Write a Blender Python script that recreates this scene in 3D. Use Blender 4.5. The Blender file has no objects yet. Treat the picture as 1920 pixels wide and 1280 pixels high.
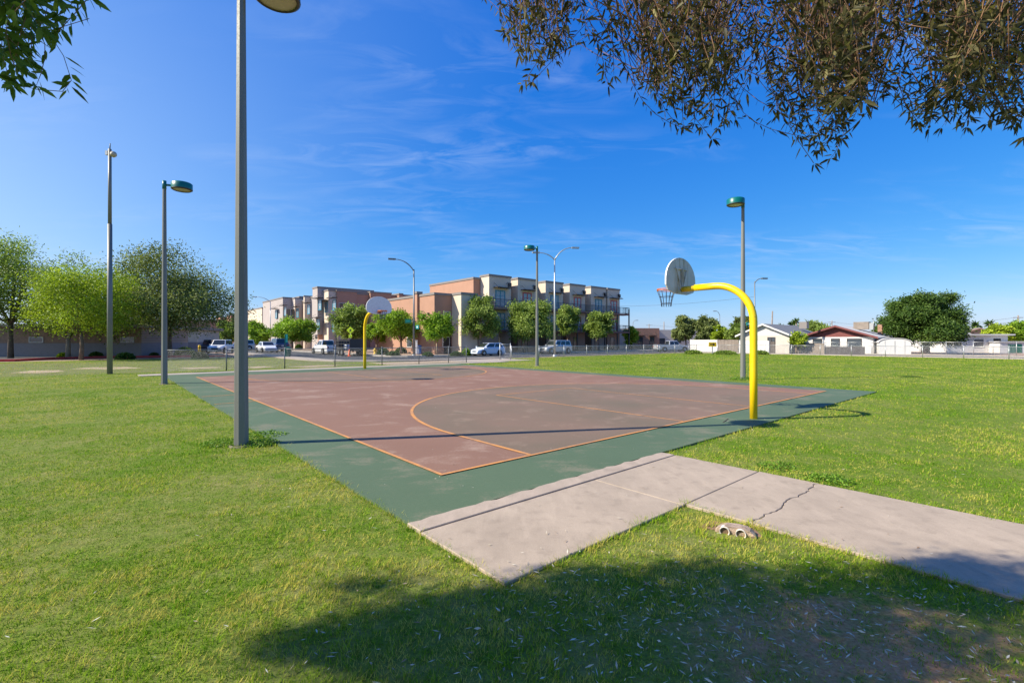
import bpy, math, random
import numpy as np
from math import sin, cos, radians as R, pi
from mathutils import Vector, Matrix

random.seed(7)
rng = np.random.default_rng(11)
scene = bpy.context.scene
COL = scene.collection

# ------------------------------------------------------------------ camera, sky, sun, exposure
F, HC, YH = 885.0, 1.75, 638.0            # focal length in photo pixels, eye height, horizon row
cam = bpy.data.cameras.new('camera')
cam.sensor_width = 36.0
cam.lens = F / 1920 * 36.0
cam.shift_y = -(640 - YH) / 1920
cam.clip_start = 0.05
cam.clip_end = 6000
camo = bpy.data.objects.new('camera', cam)
COL.objects.link(camo)
camo.location = (0, 0, HC)
camo.rotation_euler = (R(90), 0, 0)
scene.camera = camo

SUN_EL = R(39.6)
SD = Vector((-.98 * cos(SUN_EL), -.199 * cos(SUN_EL), sin(SUN_EL))).normalized()   # towards the sun
world = bpy.data.worlds.new('World')
scene.world = world
world.use_nodes = True
wt = world.node_tree
wt.nodes.clear()
def wn(t, **k):
    n = wt.nodes.new(t)
    for a, b in k.items():
        setattr(n, a, b)
    return n
sky = wn('ShaderNodeTexSky', sky_type='NISHITA', sun_disc=False, sun_elevation=SUN_EL,
         sun_rotation=math.atan2(SD.x, SD.y), altitude=350, air_density=1.0, dust_density=.55, ozone_density=3.2)
hs = wn('ShaderNodeHueSaturation')
hs.inputs['Saturation'].default_value = 1.32
hs.inputs['Hue'].default_value = .503
hs.inputs['Value'].default_value = 1.0
wt.links.new(sky.outputs[0], hs.inputs['Color'])
# the lens and film of the photograph give a flatter, deeper blue: one power curve per channel over the whole sky
spl = wn('ShaderNodeSeparateColor'); wt.links.new(hs.outputs[0], spl.inputs[0]); cmb = wn('ShaderNodeCombineColor')
for i, (ga, am) in enumerate(((1.1,.44),(.756,.909),(.394,2.45))):
    cl_ = wn('ShaderNodeMath', operation='MAXIMUM'); cl_.inputs[1].default_value = .001; wt.links.new(spl.outputs[i], cl_.inputs[0])
    pw = wn('ShaderNodeMath', operation='POWER'); pw.inputs[1].default_value = ga; wt.links.new(cl_.outputs[0], pw.inputs[0])
    mu = wn('ShaderNodeMath', operation='MULTIPLY'); mu.inputs[1].default_value = am; wt.links.new(pw.outputs[0], mu.inputs[0]); wt.links.new(mu.outputs[0], cmb.inputs[i])
# thin cirrus on a plane high above: direction / height
tc = wn('ShaderNodeTexCoord')
sep = wn('ShaderNodeSeparateXYZ'); wt.links.new(tc.outputs['Generated'], sep.inputs[0])
mz = wn('ShaderNodeMath', operation='MAXIMUM'); mz.inputs[1].default_value = .04
wt.links.new(sep.outputs[2], mz.inputs[0])
az = wn('ShaderNodeMath', operation='ADD'); az.inputs[1].default_value = .12
wt.links.new(mz.outputs[0], az.inputs[0])
dx = wn('ShaderNodeMath', operation='DIVIDE'); dy = wn('ShaderNodeMath', operation='DIVIDE')
for d, i in ((dx, 0), (dy, 1)):
    wt.links.new(sep.outputs[i], d.inputs[0]); wt.links.new(az.outputs[0], d.inputs[1])
comb = wn('ShaderNodeCombineXYZ')
wt.links.new(dx.outputs[0], comb.inputs[0]); wt.links.new(dy.outputs[0], comb.inputs[1])
mp = wn('ShaderNodeMapping'); mp.inputs['Rotation'].default_value = (0, 0, R(-24)); mp.inputs['Scale'].default_value = (.75, 1.9, 1)
mp.inputs['Location'].default_value = (.37, .12, 0)
wt.links.new(comb.outputs[0], mp.inputs[0])
n1 = wn('ShaderNodeTexNoise'); n1.inputs['Scale'].default_value = .9; n1.inputs['Detail'].default_value = 3; n1.inputs['Roughness'].default_value = .5
n2 = wn('ShaderNodeTexNoise'); n2.inputs['Scale'].default_value = 3.4; n2.inputs['Detail'].default_value = 9; n2.inputs['Roughness'].default_value = .62; n2.inputs['Distortion'].default_value = .9
wt.links.new(mp.outputs[0], n1.inputs['Vector']); wt.links.new(mp.outputs[0], n2.inputs['Vector'])
r1 = wn('ShaderNodeMapRange'); r1.inputs[1].default_value = .46; r1.inputs[2].default_value = .72
r2 = wn('ShaderNodeMapRange'); r2.inputs[1].default_value = .44; r2.inputs[2].default_value = .80
wt.links.new(n1.outputs[0], r1.inputs[0]); wt.links.new(n2.outputs[0], r2.inputs[0])
mm = wn('ShaderNodeMath', operation='MULTIPLY'); wt.links.new(r1.outputs[0], mm.inputs[0]); wt.links.new(r2.outputs[0], mm.inputs[1])
m3 = wn('ShaderNodeMath', operation='MULTIPLY'); m3.inputs[1].default_value = .50; wt.links.new(mm.outputs[0], m3.inputs[0])
mixs = wn('ShaderNodeMix', data_type='RGBA')
wt.links.new(m3.outputs[0], mixs.inputs[0]); # pale aureole of hazy air round the sun
dt = wn('ShaderNodeVectorMath', operation='DOT_PRODUCT'); wt.links.new(tc.outputs['Generated'], dt.inputs[0]); dt.inputs[1].default_value = SD
gr = wn('ShaderNodeMapRange'); gr.inputs[1].default_value = .12; gr.inputs[2].default_value = 1.0; wt.links.new(dt.outputs['Value'], gr.inputs[0])
gw = wn('ShaderNodeMath', operation='POWER'); gw.inputs[1].default_value = 1.45; wt.links.new(gr.outputs[0], gw.inputs[0])
gk = wn('ShaderNodeMath', operation='MULTIPLY'); gk.inputs[1].default_value = 1.35
lowz = wn('ShaderNodeMath', operation='SUBTRACT'); lowz.inputs[0].default_value = 1.0; wt.links.new(mz.outputs[0], lowz.inputs[1])
lowp = wn('ShaderNodeMath', operation='POWER'); lowp.inputs[1].default_value = 2.4; wt.links.new(lowz.outputs[0], lowp.inputs[0])
gl_ = wn('ShaderNodeMath', operation='MULTIPLY'); wt.links.new(gw.outputs[0], gl_.inputs[0]); wt.links.new(lowp.outputs[0], gl_.inputs[1])
wt.links.new(gl_.outputs[0], gk.inputs[0]); gk.use_clamp = True
glow = wn('ShaderNodeMix', data_type='RGBA'); wt.links.new(gk.outputs[0], glow.inputs[0]); wt.links.new(cmb.outputs[0], glow.inputs[6]); glow.inputs[7].default_value = (4.8, 5.4, 6.4, 1)
wt.links.new(glow.outputs[2], mixs.inputs[6])
mixs.inputs[7].default_value = (3.4, 4.1, 5.4, 1)
bg = wn('ShaderNodeBackground'); bg.inputs[1].default_value = .116
wt.links.new(mixs.outputs[2], bg.inputs[0])
out = wn('ShaderNodeOutputWorld'); wt.links.new(bg.outputs[0], out.inputs[0])

sl = bpy.data.lights.new('sun', 'SUN')
sl.energy = 4.9; sl.angle = R(.53); sl.color = (1.0, .92, .76)
so = bpy.data.objects.new('sun', sl); COL.objects.link(so)
so.rotation_euler = SD.to_track_quat('Z', 'Y').to_euler()
vs = scene.view_settings
vs.view_transform = 'Standard'; vs.look = 'None'; vs.exposure = 0.75; vs.gamma = 1.0; vs.use_curve_mapping = False
scene.cycles.max_bounces = 6
scene.cycles.transparent_max_bounces = 8

# ------------------------------------------------------------------ placing
TH = R(40.82)
U = Vector((cos(TH), sin(TH), 0)); V = Vector((-sin(TH), cos(TH), 0)); P0 = Vector((-.899, 6.026, 0))
def uv(u, v, z=0.0):                      # court grid: u along the near baseline, v along the sideline
    p = P0 + U * u + V * v; p.z = z; return p
def gp(x, y, z=0.0):                      # ground point seen at a photo pixel
    d = F * HC / (y - YH); return Vector(((x - 960) * d / F, d, z))
def wx(x, d): return (x - 960) / F * d    # sideways position at a depth
def hz(y, d): return HC + (YH - y) / F * d
def touv(p):
    d = Vector(p) - P0; return d.x * U.x + d.y * U.y, d.x * V.x + d.y * V.y
def u_at(x, v):                           # u of the point on the line v seen in column x
    k = (x - 960) / F
    a = P0 + V * v
    return (k * a.y - a.x) / (U.x - k * U.y)
def v_at(x, u):
    k = (x - 960) / F
    a = P0 + U * u
    return (k * a.y - a.x) / (V.x - k * V.y)

# ------------------------------------------------------------------ object helpers
def tag(o, label=None, cat=None, group=None, kind=None):
    if label: o['label'] = label
    if cat: o['category'] = cat
    if group: o['group'] = group
    if kind: o['kind'] = kind
    return o
def thing(name, loc, label, cat, group=None, rz=0.0):
    o = bpy.data.objects.new(name, None); COL.objects.link(o)
    o.location = loc; o.rotation_euler = (0, 0, rz); o.empty_display_size = .2
    return tag(o, label, cat, group)
def link(name, me, parent=None, loc=(0, 0, 0), rz=0.0, scale=None):
    o = bpy.data.objects.new(name, me); COL.objects.link(o)
    o.location = loc; o.rotation_euler = (0, 0, rz)
    if scale: o.scale = scale
    if parent is not None: o.parent = parent
    return o
def kids(o): return [c for c in COL.objects if c.parent == o]
CHILD = {}
def copy_tree(o, loc=None, rz=None, parent=None, table=None):
    if table is None:
        table = {}
        for c in list(COL.objects):
            if c.parent is not None: table.setdefault(c.parent.name, []).append(c)
    c = o.copy(); COL.objects.link(c)
    if loc is not None: c.location = loc
    if rz is not None: c.rotation_euler = (0, 0, rz)
    if parent is not None: c.parent = parent
    for ch in table.get(o.name, []): copy_tree(ch, None, None, c, table)
    return c

class MB:
    def __init__(s): s.v = []; s.f = []; s.sm = []
    def add(s, vs, fs, smooth=False):
        n = len(s.v); s.v += [tuple(p) for p in vs]
        for f in fs: s.f.append(tuple(i + n for i in f)); s.sm.append(smooth)
        return s
    def box(s, x0, x1, y0, y1, z0, z1):
        return s.add([(x0,y0,z0),(x1,y0,z0),(x1,y1,z0),(x0,y1,z0),(x0,y0,z1),(x1,y0,z1),(x1,y1,z1),(x0,y1,z1)],
                     [(3,2,1,0),(4,5,6,7),(0,1,5,4),(1,2,6,5),(2,3,7,6),(3,0,4,7)])
    def obox(s, c, sz, mat=None):
        a, b, d = sz[0]/2, sz[1]/2, sz[2]/2
        vs = [Vector(p) for p in ((-a,-b,-d),(a,-b,-d),(a,b,-d),(-a,b,-d),(-a,-b,d),(a,-b,d),(a,b,d),(-a,b,d))]
        if mat is not None: vs = [mat @ p for p in vs]
        return s.add([p + Vector(c) for p in vs], [(3,2,1,0),(4,5,6,7),(0,1,5,4),(1,2,6,5),(2,3,7,6),(3,0,4,7)])
    def prism(s, poly, z0, z1):           # poly counter-clockwise in xy
        n = len(poly)
        vs = [(p[0],p[1],z0) for p in poly] + [(p[0],p[1],z1) for p in poly]
        fs = [tuple(range(n-1,-1,-1)), tuple(range(n,2*n))] + [(i,(i+1)%n,n+(i+1)%n,n+i) for i in range(n)]
        return s.add(vs, fs)
    def plate(s, poly, y0, y1):           # poly in xz, counter-clockwise seen from -y; thickness along y
        n = len(poly)
        vs = [(p[0],y0,p[1]) for p in poly] + [(p[0],y1,p[1]) for p in poly]
        fs = [tuple(range(n)), tuple(range(2*n-1,n-1,-1))] + [((i+1)%n,i,n+i,n+(i+1)%n) for i in range(n)]
        return s.add(vs, fs)
    def tube(s, pts, rad, n=8, caps=True, smooth=True, phase=0.0):
        pts = [Vector(p) for p in pts]; m = len(pts)
        if not hasattr(rad, '__len__'): rad = [rad] * m
        vs = []; prev = None
        for i, p in enumerate(pts):
            t = (pts[min(i+1,m-1)] - pts[max(i-1,0)]).normalized()
            if prev is None:
                a = Vector((0,0,1)) if abs(t.z) < .9 else Vector((1,0,0))
                x = a.cross(t).normalized()
            else:
                x = (prev - t * prev.dot(t)).normalized()
            prev = x; y = t.cross(x)
            for k in range(n):
                an = 2*pi*k/n + phase
                vs.append(p + (x*cos(an) + y*sin(an)) * rad[i])
        fs = [(i*n+k, i*n+(k+1)%n, (i+1)*n+(k+1)%n, (i+1)*n+k) for i in range(m-1) for k in range(n)]
        b = len(s.v)
        s.add(vs, fs, smooth)
        if caps:
            s.f.append(tuple(b+k for k in range(n-1,-1,-1))); s.sm.append(False)
            s.f.append(tuple(b+(m-1)*n+k for k in range(n))); s.sm.append(False)
        return s
    def lathe(s, prof, n=20, c=(0,0,0), axis='z', smooth=True):   # prof: (r, h)
        vs = []
        for r, h in prof:
            for k in range(n):
                a = 2*pi*k/n
                p = (r*cos(a), r*sin(a), h) if axis == 'z' else (r*cos(a), h, r*sin(a))
                vs.append((p[0]+c[0], p[1]+c[1], p[2]+c[2]))
        m = len(prof)
        fs = [(i*n+k, i*n+(k+1)%n, (i+1)*n+(k+1)%n, (i+1)*n+k) for i in range(m-1) for k in range(n)]
        if axis != 'z': fs = [f[::-1] for f in fs]
        s.add(vs, fs, smooth)
        return s
    def torus(s, c, Rr, r, n=24, m=8):
        pts = [(c[0]+Rr*cos(2*pi*i/n), c[1]+Rr*sin(2*pi*i/n), c[2]) for i in range(n)]
        vs = []
        for i in range(n):
            a = 2*pi*i/n
            for k in range(m):
                b = 2*pi*k/m; q = Rr + r*cos(b)
                vs.append((c[0]+q*cos(a), c[1]+q*sin(a), c[2]+r*sin(b)))
        fs = [(i*m+k, ((i+1)%n)*m+k, ((i+1)%n)*m+(k+1)%m, i*m+(k+1)%m) for i in range(n) for k in range(m)]
        return s.add(vs, fs, True)
    def mesh(s, name, mat):
        me = bpy.data.meshes.new(name); me.from_pydata(s.v, [], s.f); me.materials.append(mat)
        me.polygons.foreach_set('use_smooth', s.sm); me.update(); return me
    def build(s, name, mat, parent=None, loc=(0,0,0), rz=0.0):
        return link(name, s.mesh(name, mat), parent, loc, rz)

def np_mesh(name, Vx, Fc, mat, var=None, smooth=False):
    Vx = np.asarray(Vx, np.float32); Fc = np.asarray(Fc, np.int32); k = Fc.shape[1]
    me = bpy.data.meshes.new(name)
    me.vertices.add(len(Vx)); me.vertices.foreach_set('co', Vx.ravel())
    me.loops.add(Fc.size); me.loops.foreach_set('vertex_index', Fc.ravel())
    me.polygons.add(len(Fc)); me.polygons.foreach_set('loop_start', np.arange(len(Fc), dtype=np.int32) * k)
    if var is not None:
        a = me.attributes.new('var', 'FLOAT', 'POINT'); a.data.foreach_set('value', np.asarray(var, np.float32))
    me.materials.append(mat); me.update(calc_edges=True); return me

# ------------------------------------------------------------------ materials
class NT:
    def __init__(s, name):
        s.m = bpy.data.materials.new(name); s.m.use_nodes = True; s.t = s.m.node_tree
        s.p = s.t.nodes['Principled BSDF']; s.o = s.t.nodes['Material Output']
    def n(s, t, **k):
        x = s.t.nodes.new(t)
        for a, b in k.items():
            if a.startswith('i_'):
                key = a[2:]; x.inputs[int(key) if key.isdigit() else key].default_value = b
            else: setattr(x, a, b)
        return x
    def l(s, a, b): s.t.links.new(a, b)
    def noise(s, vec, scale, detail=4, rough=.55, dist=0.0):
        x = s.n('ShaderNodeTexNoise'); x.inputs['Scale'].default_value = scale; x.inputs['Detail'].default_value = detail
        x.inputs['Roughness'].default_value = rough; x.inputs['Distortion'].default_value = dist
        s.l(vec, x.inputs['Vector']); return x.outputs[0]
    def rng(s, a, lo, hi, o0=0.0, o1=1.0):
        x = s.n('ShaderNodeMapRange'); s.l(a, x.inputs[0])
        for i, q in zip((1,2,3,4), (lo,hi,o0,o1)): x.inputs[i].default_value = q
        return x.outputs[0]
    def mix(s, f, a, b, mode='MIX'):
        x = s.n('ShaderNodeMix', data_type='RGBA', blend_type=mode)
        for i, q in ((0,f),(6,a),(7,b)):
            if isinstance(q, (int,float)): x.inputs[i].default_value = q
            elif isinstance(q, tuple): x.inputs[i].default_value = q + (1,) if len(q) == 3 else q
            else: s.l(q, x.inputs[i])
        return x.outputs[2]
    def math(s, op, a, b):
        x = s.n('ShaderNodeMath', operation=op)
        for i, q in ((0,a),(1,b)):
            if isinstance(q, (int,float)): x.inputs[i].default_value = q
            else: s.l(q, x.inputs[i])
        return x.outputs[0]
    def bump(s, h, strength, dist=.01):
        x = s.n('ShaderNodeBump'); x.inputs['Strength'].default_value = strength; x.inputs['Distance'].default_value = dist
        s.l(h, x.inputs['Height']); s.l(x.outputs[0], s.p.inputs['Normal'])
    def pos(s): return s.n('ShaderNodeNewGeometry').outputs['Position']
    def obj(s): return s.n('ShaderNodeTexCoord').outputs['Object']

def c3(c, k): return tuple(min(1, x*k) for x in c)
def surf(name, c, rough=.7, var=.18, scale=3.0, fine=60.0, bump=.15, metal=0.0, c2=None, world_space=False, spec=.4):
    t = NT(name); v = t.pos() if world_space else t.obj()
    a = t.noise(v, scale, 6, .6); b = t.noise(v, fine, 3, .6)
    k = t.math('ADD', t.math('MULTIPLY', a, .65), t.math('MULTIPLY', b, .35))
    col = t.mix(t.rng(k, .35, .65), c3(c, 1-var), c2 or c3(c, 1+var))
    t.l(col, t.p.inputs['Base Color']); t.p.inputs['Roughness'].default_value = rough; t.p.inputs['Metallic'].default_value = metal
    t.p.inputs['Specular IOR Level'].default_value = spec
    if bump: t.bump(b, bump)
    return t.m
def leafmat(name, dark, mid, light, trans=.3, rough=.55):
    t = NT(name)
    at = t.n('ShaderNodeAttribute', attribute_name='var').outputs['Fac']
    ramp = t.n('ShaderNodeValToRGB'); e = ramp.color_ramp.elements
    e[0].position = .0; e[0].color = dark + (1,); e[1].position = 1.0; e[1].color = light + (1,)
    q = e.new(.5); q.color = mid + (1,)
    t.l(at, ramp.inputs[0]); col = ramp.outputs[0]
    t.l(col, t.p.inputs['Base Color']); t.p.inputs['Roughness'].default_value = rough
    t.p.inputs['Specular IOR Level'].default_value = .25
    tr = t.n('ShaderNodeBsdfTranslucent'); t.l(t.mix(.5, col, (.9,1.0,.25), 'MULTIPLY'), tr.inputs[0])
    ms = t.n('ShaderNodeMixShader'); ms.inputs[0].default_value = trans
    t.l(t.p.outputs[0], ms.inputs[1]); t.l(tr.outputs[0], ms.inputs[2]); t.l(ms.outputs[0], t.o.inputs[0])
    return t.m

def patches(t, v):                        # lawn patches shared by the turf sheet and its blades
    big = t.noise(v, .22, 4, .6, .5); mid = t.noise(v, 1.1, 5, .65)
    sm = t.noise(v, 5.5, 4, .7)
    spx = t.n('ShaderNodeSeparateXYZ'); t.l(v, spx.inputs[0])
    k = t.math('ADD', t.math('MULTIPLY', big, .38), t.math('ADD', t.math('MULTIPLY', mid, .34), t.math('MULTIPLY', sm, .28)))
    return t.math('MULTIPLY', t.rng(k, .42, .585), t.rng(spx.outputs[0], 1.5, 7.0, 1.0, .55)), mid
def grass_mat():
    t = NT('lawn_grass'); v = t.pos()
    pt, mid = patches(t, v)
    at = t.n('ShaderNodeAttribute', attribute_name='var').outputs['Fac']
    green = t.mix(at, (.060,.175,.004), (.245,.46,.008))
    dry = t.mix(at, (.24,.34,.012), (.56,.60,.06))
    col = t.mix(t.rng(t.math('ADD', pt, t.math('MULTIPLY', at, .4)), .25, 1.2), green, dry)
    straw = t.math('GREATER_THAN', at, .84)
    col = t.mix(t.math('MULTIPLY', straw, .75), col, (.60,.49,.12))
    t.l(col, t.p.inputs['Base Color']); t.p.inputs['Roughness'].default_value = .7; t.p.inputs['Specular IOR Level'].default_value = .08
    tr = t.n('ShaderNodeBsdfTranslucent'); t.l(col, tr.inputs[0])
    ms = t.n('ShaderNodeMixShader'); ms.inputs[0].default_value = .35
    t.l(t.p.outputs[0], ms.inputs[1]); t.l(tr.outputs[0], ms.inputs[2]); t.l(ms.outputs[0], t.o.inputs[0])
    return t.m
def turf_mat():
    t = NT('turf'); v = t.pos()
    pt, mid = patches(t, v)
    fine = t.noise(v, 38, 5, .7); f2 = t.noise(v, 9, 5, .7)
    g = t.mix(t.rng(fine, .3, .7), (.034,.072,.008), (.19,.28,.022))
    d = t.mix(t.rng(f2, .3, .7), (.12,.10,.035), (.43,.36,.16))
    col = t.mix(t.math('MULTIPLY', pt, .62), g, d)
    soil = t.rng(t.noise(v, .55, 6, .7, .8), .62, .72)
    col = t.mix(t.math('MULTIPLY', soil, .55), col, (.23,.165,.09))
    t.l(col, t.p.inputs['Base Color']); t.p.inputs['Roughness'].default_value = .9; t.p.inputs['Specular IOR Level'].default_value = .1
    sp = t.n('ShaderNodeSeparateXYZ'); t.l(v, sp.inputs[0])
    ex = t.math('POWER', t.math('DIVIDE', t.math('SUBTRACT', sp.outputs[0], 2.0), 1.35), 2); ex.node.use_clamp = False
    ey = t.math('POWER', t.math('DIVIDE', t.math('SUBTRACT', sp.outputs[1], 2.7), .85), 2)
    bare = t.rng(t.math('ADD', t.math('ADD', ex, ey), t.math('MULTIPLY', t.noise(v, 3.4, 7, .75), 2.6)), 1.25, 1.9, 1, 0)
    col = t.mix(t.math('MULTIPLY', bare, .85), col, t.mix(t.rng(fine,.3,.7), (.40,.17,.085), (.62,.34,.20)))
    t.l(col, t.p.inputs['Base Color'])
    t.bump(fine, .6, .03); return t.m
def paint_mat(name, c, worn, amount, scale=.9, rough=.62):
    t = NT(name); v = t.pos()
    a = t.noise(v, scale, 8, .66, .4); b = t.noise(v, 26, 4, .7); c_ = t.noise(v, .3, 4, .6)
    mp = t.n('ShaderNodeMapping'); mp.inputs['Rotation'].default_value = (0,0,-TH+.25); mp.inputs['Scale'].default_value = (1.1, 7.5, 1); t.l(v, mp.inputs[0])
    st = t.noise(mp.outputs[0], .8, 7, .7)
    k = t.math('ADD', t.math('MULTIPLY', a, .6), t.math('ADD', t.math('MULTIPLY', b, .18), t.math('MULTIPLY', st, .22)))
    col = t.mix(t.rng(c_, .3, .7), c3(c,.92), c3(c,1.09))
    col = t.mix(t.rng(b, .3, .7, 0, .25), col, c3(c,.72))
    col = t.mix(t.rng(k, .62-amount*.2, .74-amount*.2, 0, .75), col, worn)
    g_ = t.noise(v, 150, 2, .6); col = t.mix(t.rng(g_, .58, .72, 0, .55), col, c3(c,.5)); col = t.mix(t.rng(g_, .40, .30, 0, .4), col, worn)
    t.l(col, t.p.inputs['Base Color']); t.p.inputs['Roughness'].default_value = rough+.1; t.p.inputs['Specular IOR Level'].default_value = .18
    t.bump(b, .22, .004); return t.m
def key_mat():
    t = NT('key_court_paint'); v = t.pos()
    a = t.noise(v, .30, 6, .55, .3); b = t.noise(v, 26, 4, .7); c_ = t.noise(v, 1.2, 9, .7)
    col = t.mix(t.rng(a, .36, .64), (.160,.124,.084), (.222,.142,.101))
    col = t.mix(t.rng(b, .3, .7, 0, .3), col, (.10,.085,.06))
    col = t.mix(t.rng(c_, .54, .76, 0, .6), col, (.34,.245,.175))
    t.l(col, t.p.inputs['Base Color']); t.p.inputs['Roughness'].default_value = .75; t.p.inputs['Specular IOR Level'].default_value = .18
    t.bump(b, .22, .004); return t.m
def concrete_mat(name, c, stain=.3):
    t = NT(name); v = t.pos()
    a = t.noise(v, 1.3, 7, .66, .3); b = t.noise(v, 70, 3, .7); d = t.noise(v, 5, 6, .7)
    col = t.mix(t.rng(a, .3, .7), c3(c,.84), c3(c,1.12))
    col = t.mix(t.rng(d, .52, .72, 0, stain), col, c3(c,.62))
    col = t.mix(t.rng(b, .3, .7, 0, .4), col, c3(c,.78))
    t.l(col, t.p.inputs['Base Color']); t.p.inputs['Roughness'].default_value = .85; t.p.inputs['Specular IOR Level'].default_value = .25
    f = t.noise(v, 190, 2, .6); col = t.mix(t.rng(f, .56, .70, 0, .45), col, c3(c,.45))
    mp = t.n('ShaderNodeMapping'); mp.inputs['Rotation'].default_value = (0,0,-TH); mp.inputs['Scale'].default_value = (2.2,.5,1); t.l(v, mp.inputs[0])
    br = t.noise(mp.outputs[0], 2.2, 8, .72); col = t.mix(t.rng(br, .5, .72, 0, .5), col, c3(c,1.22)); col = t.mix(t.rng(br, .46, .30, 0, .35), col, c3(c,.66))
    t.l(col, t.p.inputs['Base Color'])
    t.bump(b, .35, .004); return t.m
def steel_mat(name, c, rough=.5, metal=.55):
    t = NT(name); v = t.obj()
    mp = t.n('ShaderNodeMapping'); mp.inputs['Scale'].default_value = (6,6,.35); t.l(v, mp.inputs[0])
    a = t.noise(mp.outputs[0], 1.6, 6, .6); b = t.noise(v, 40, 3, .6)
    col = t.mix(t.rng(a, .3, .7), c3(c,.8), c3(c,1.15)); col = t.mix(t.rng(b,.3,.7,0,.35), col, c3(c,.75))
    t.l(col, t.p.inputs['Base Color']); t.p.inputs['Metallic'].default_value = metal
    t.l(t.rng(b, .3, .7, rough-.1, rough+.12), t.p.inputs['Roughness']); return t.m
def brick_mat(name, c, mortar, scale=1.0):
    t = NT(name); v = t.obj()
    mp = t.n('ShaderNodeMapping'); mp.inputs['Rotation'].default_value = (R(90),0,0); t.l(v, mp.inputs[0])
    x = t.n('ShaderNodeTexBrick'); t.l(mp.outputs[0], x.inputs['Vector'])
    x.inputs['Color1'].default_value = c3(c,.8)+(1,); x.inputs['Color2'].default_value = c3(c,1.2)+(1,); x.inputs['Mortar'].default_value = mortar+(1,)
    x.inputs['Scale'].default_value = scale; x.inputs['Brick Width'].default_value = .4; x.inputs['Row Height'].default_value = .2; x.inputs['Mortar Size'].default_value = .012
    t.l(x.outputs['Color'], t.p.inputs['Base Color']); t.p.inputs['Roughness'].default_value = .85; return t.m
def plain(name, c, rough=.5, metal=0.0, spec=.5, coat=0.0):
    t = NT(name); v = t.obj(); b = t.noise(v, 14, 4, .6)
    t.l(t.mix(t.rng(b,.35,.65), c3(c,.93), c3(c,1.05)), t.p.inputs['Base Color'])
    t.p.inputs['Roughness'].default_value = rough; t.p.inputs['Metallic'].default_value = metal; t.p.inputs['Specular IOR Level'].default_value = spec
    t.p.inputs['Coat Weight'].default_value = coat; return t.m
def worn_enamel(name, c, chip):
    t = NT(name); v = t.obj(); a = t.noise(v, 7, 8, .7); b = t.noise(v, 45, 4, .7); g = t.noise(v, 1.3, 4, .6)
    col = t.mix(t.rng(g, .3, .7), c3(c,.86), c3(c,1.03)); col = t.mix(t.rng(a, .64, .70, 0, .8), col, chip); col = t.mix(t.rng(b, .60, .75, 0, .3), col, chip)
    t.l(col, t.p.inputs['Base Color']); t.l(t.rng(a, .3, .7, .28, .5), t.p.inputs['Roughness']); t.bump(b, .08, .002); return t.m
def board_back_mat():
    t = NT('weathered_board_back'); v = t.obj()
    mp = t.n('ShaderNodeMapping'); mp.inputs['Scale'].default_value = (9,9,.9); t.l(v, mp.inputs[0])
    a = t.noise(mp.outputs[0], 1.3, 7, .65); b = t.noise(v, 3.5, 6, .7)
    sp = t.n('ShaderNodeSeparateXYZ'); t.l(v, sp.inputs[0])
    near = t.rng(t.math('ABSOLUTE', sp.outputs[0], 0), .05, .42, 1, 0)
    col = t.mix(t.rng(b,.3,.7), (.42,.42,.39), (.56,.56,.53))
    col = t.mix(t.math('MULTIPLY', t.rng(a,.46,.62), near), col, (.27,.19,.08))
    t.l(col, t.p.inputs['Base Color']); t.p.inputs['Roughness'].default_value = .6; return t.m

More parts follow.
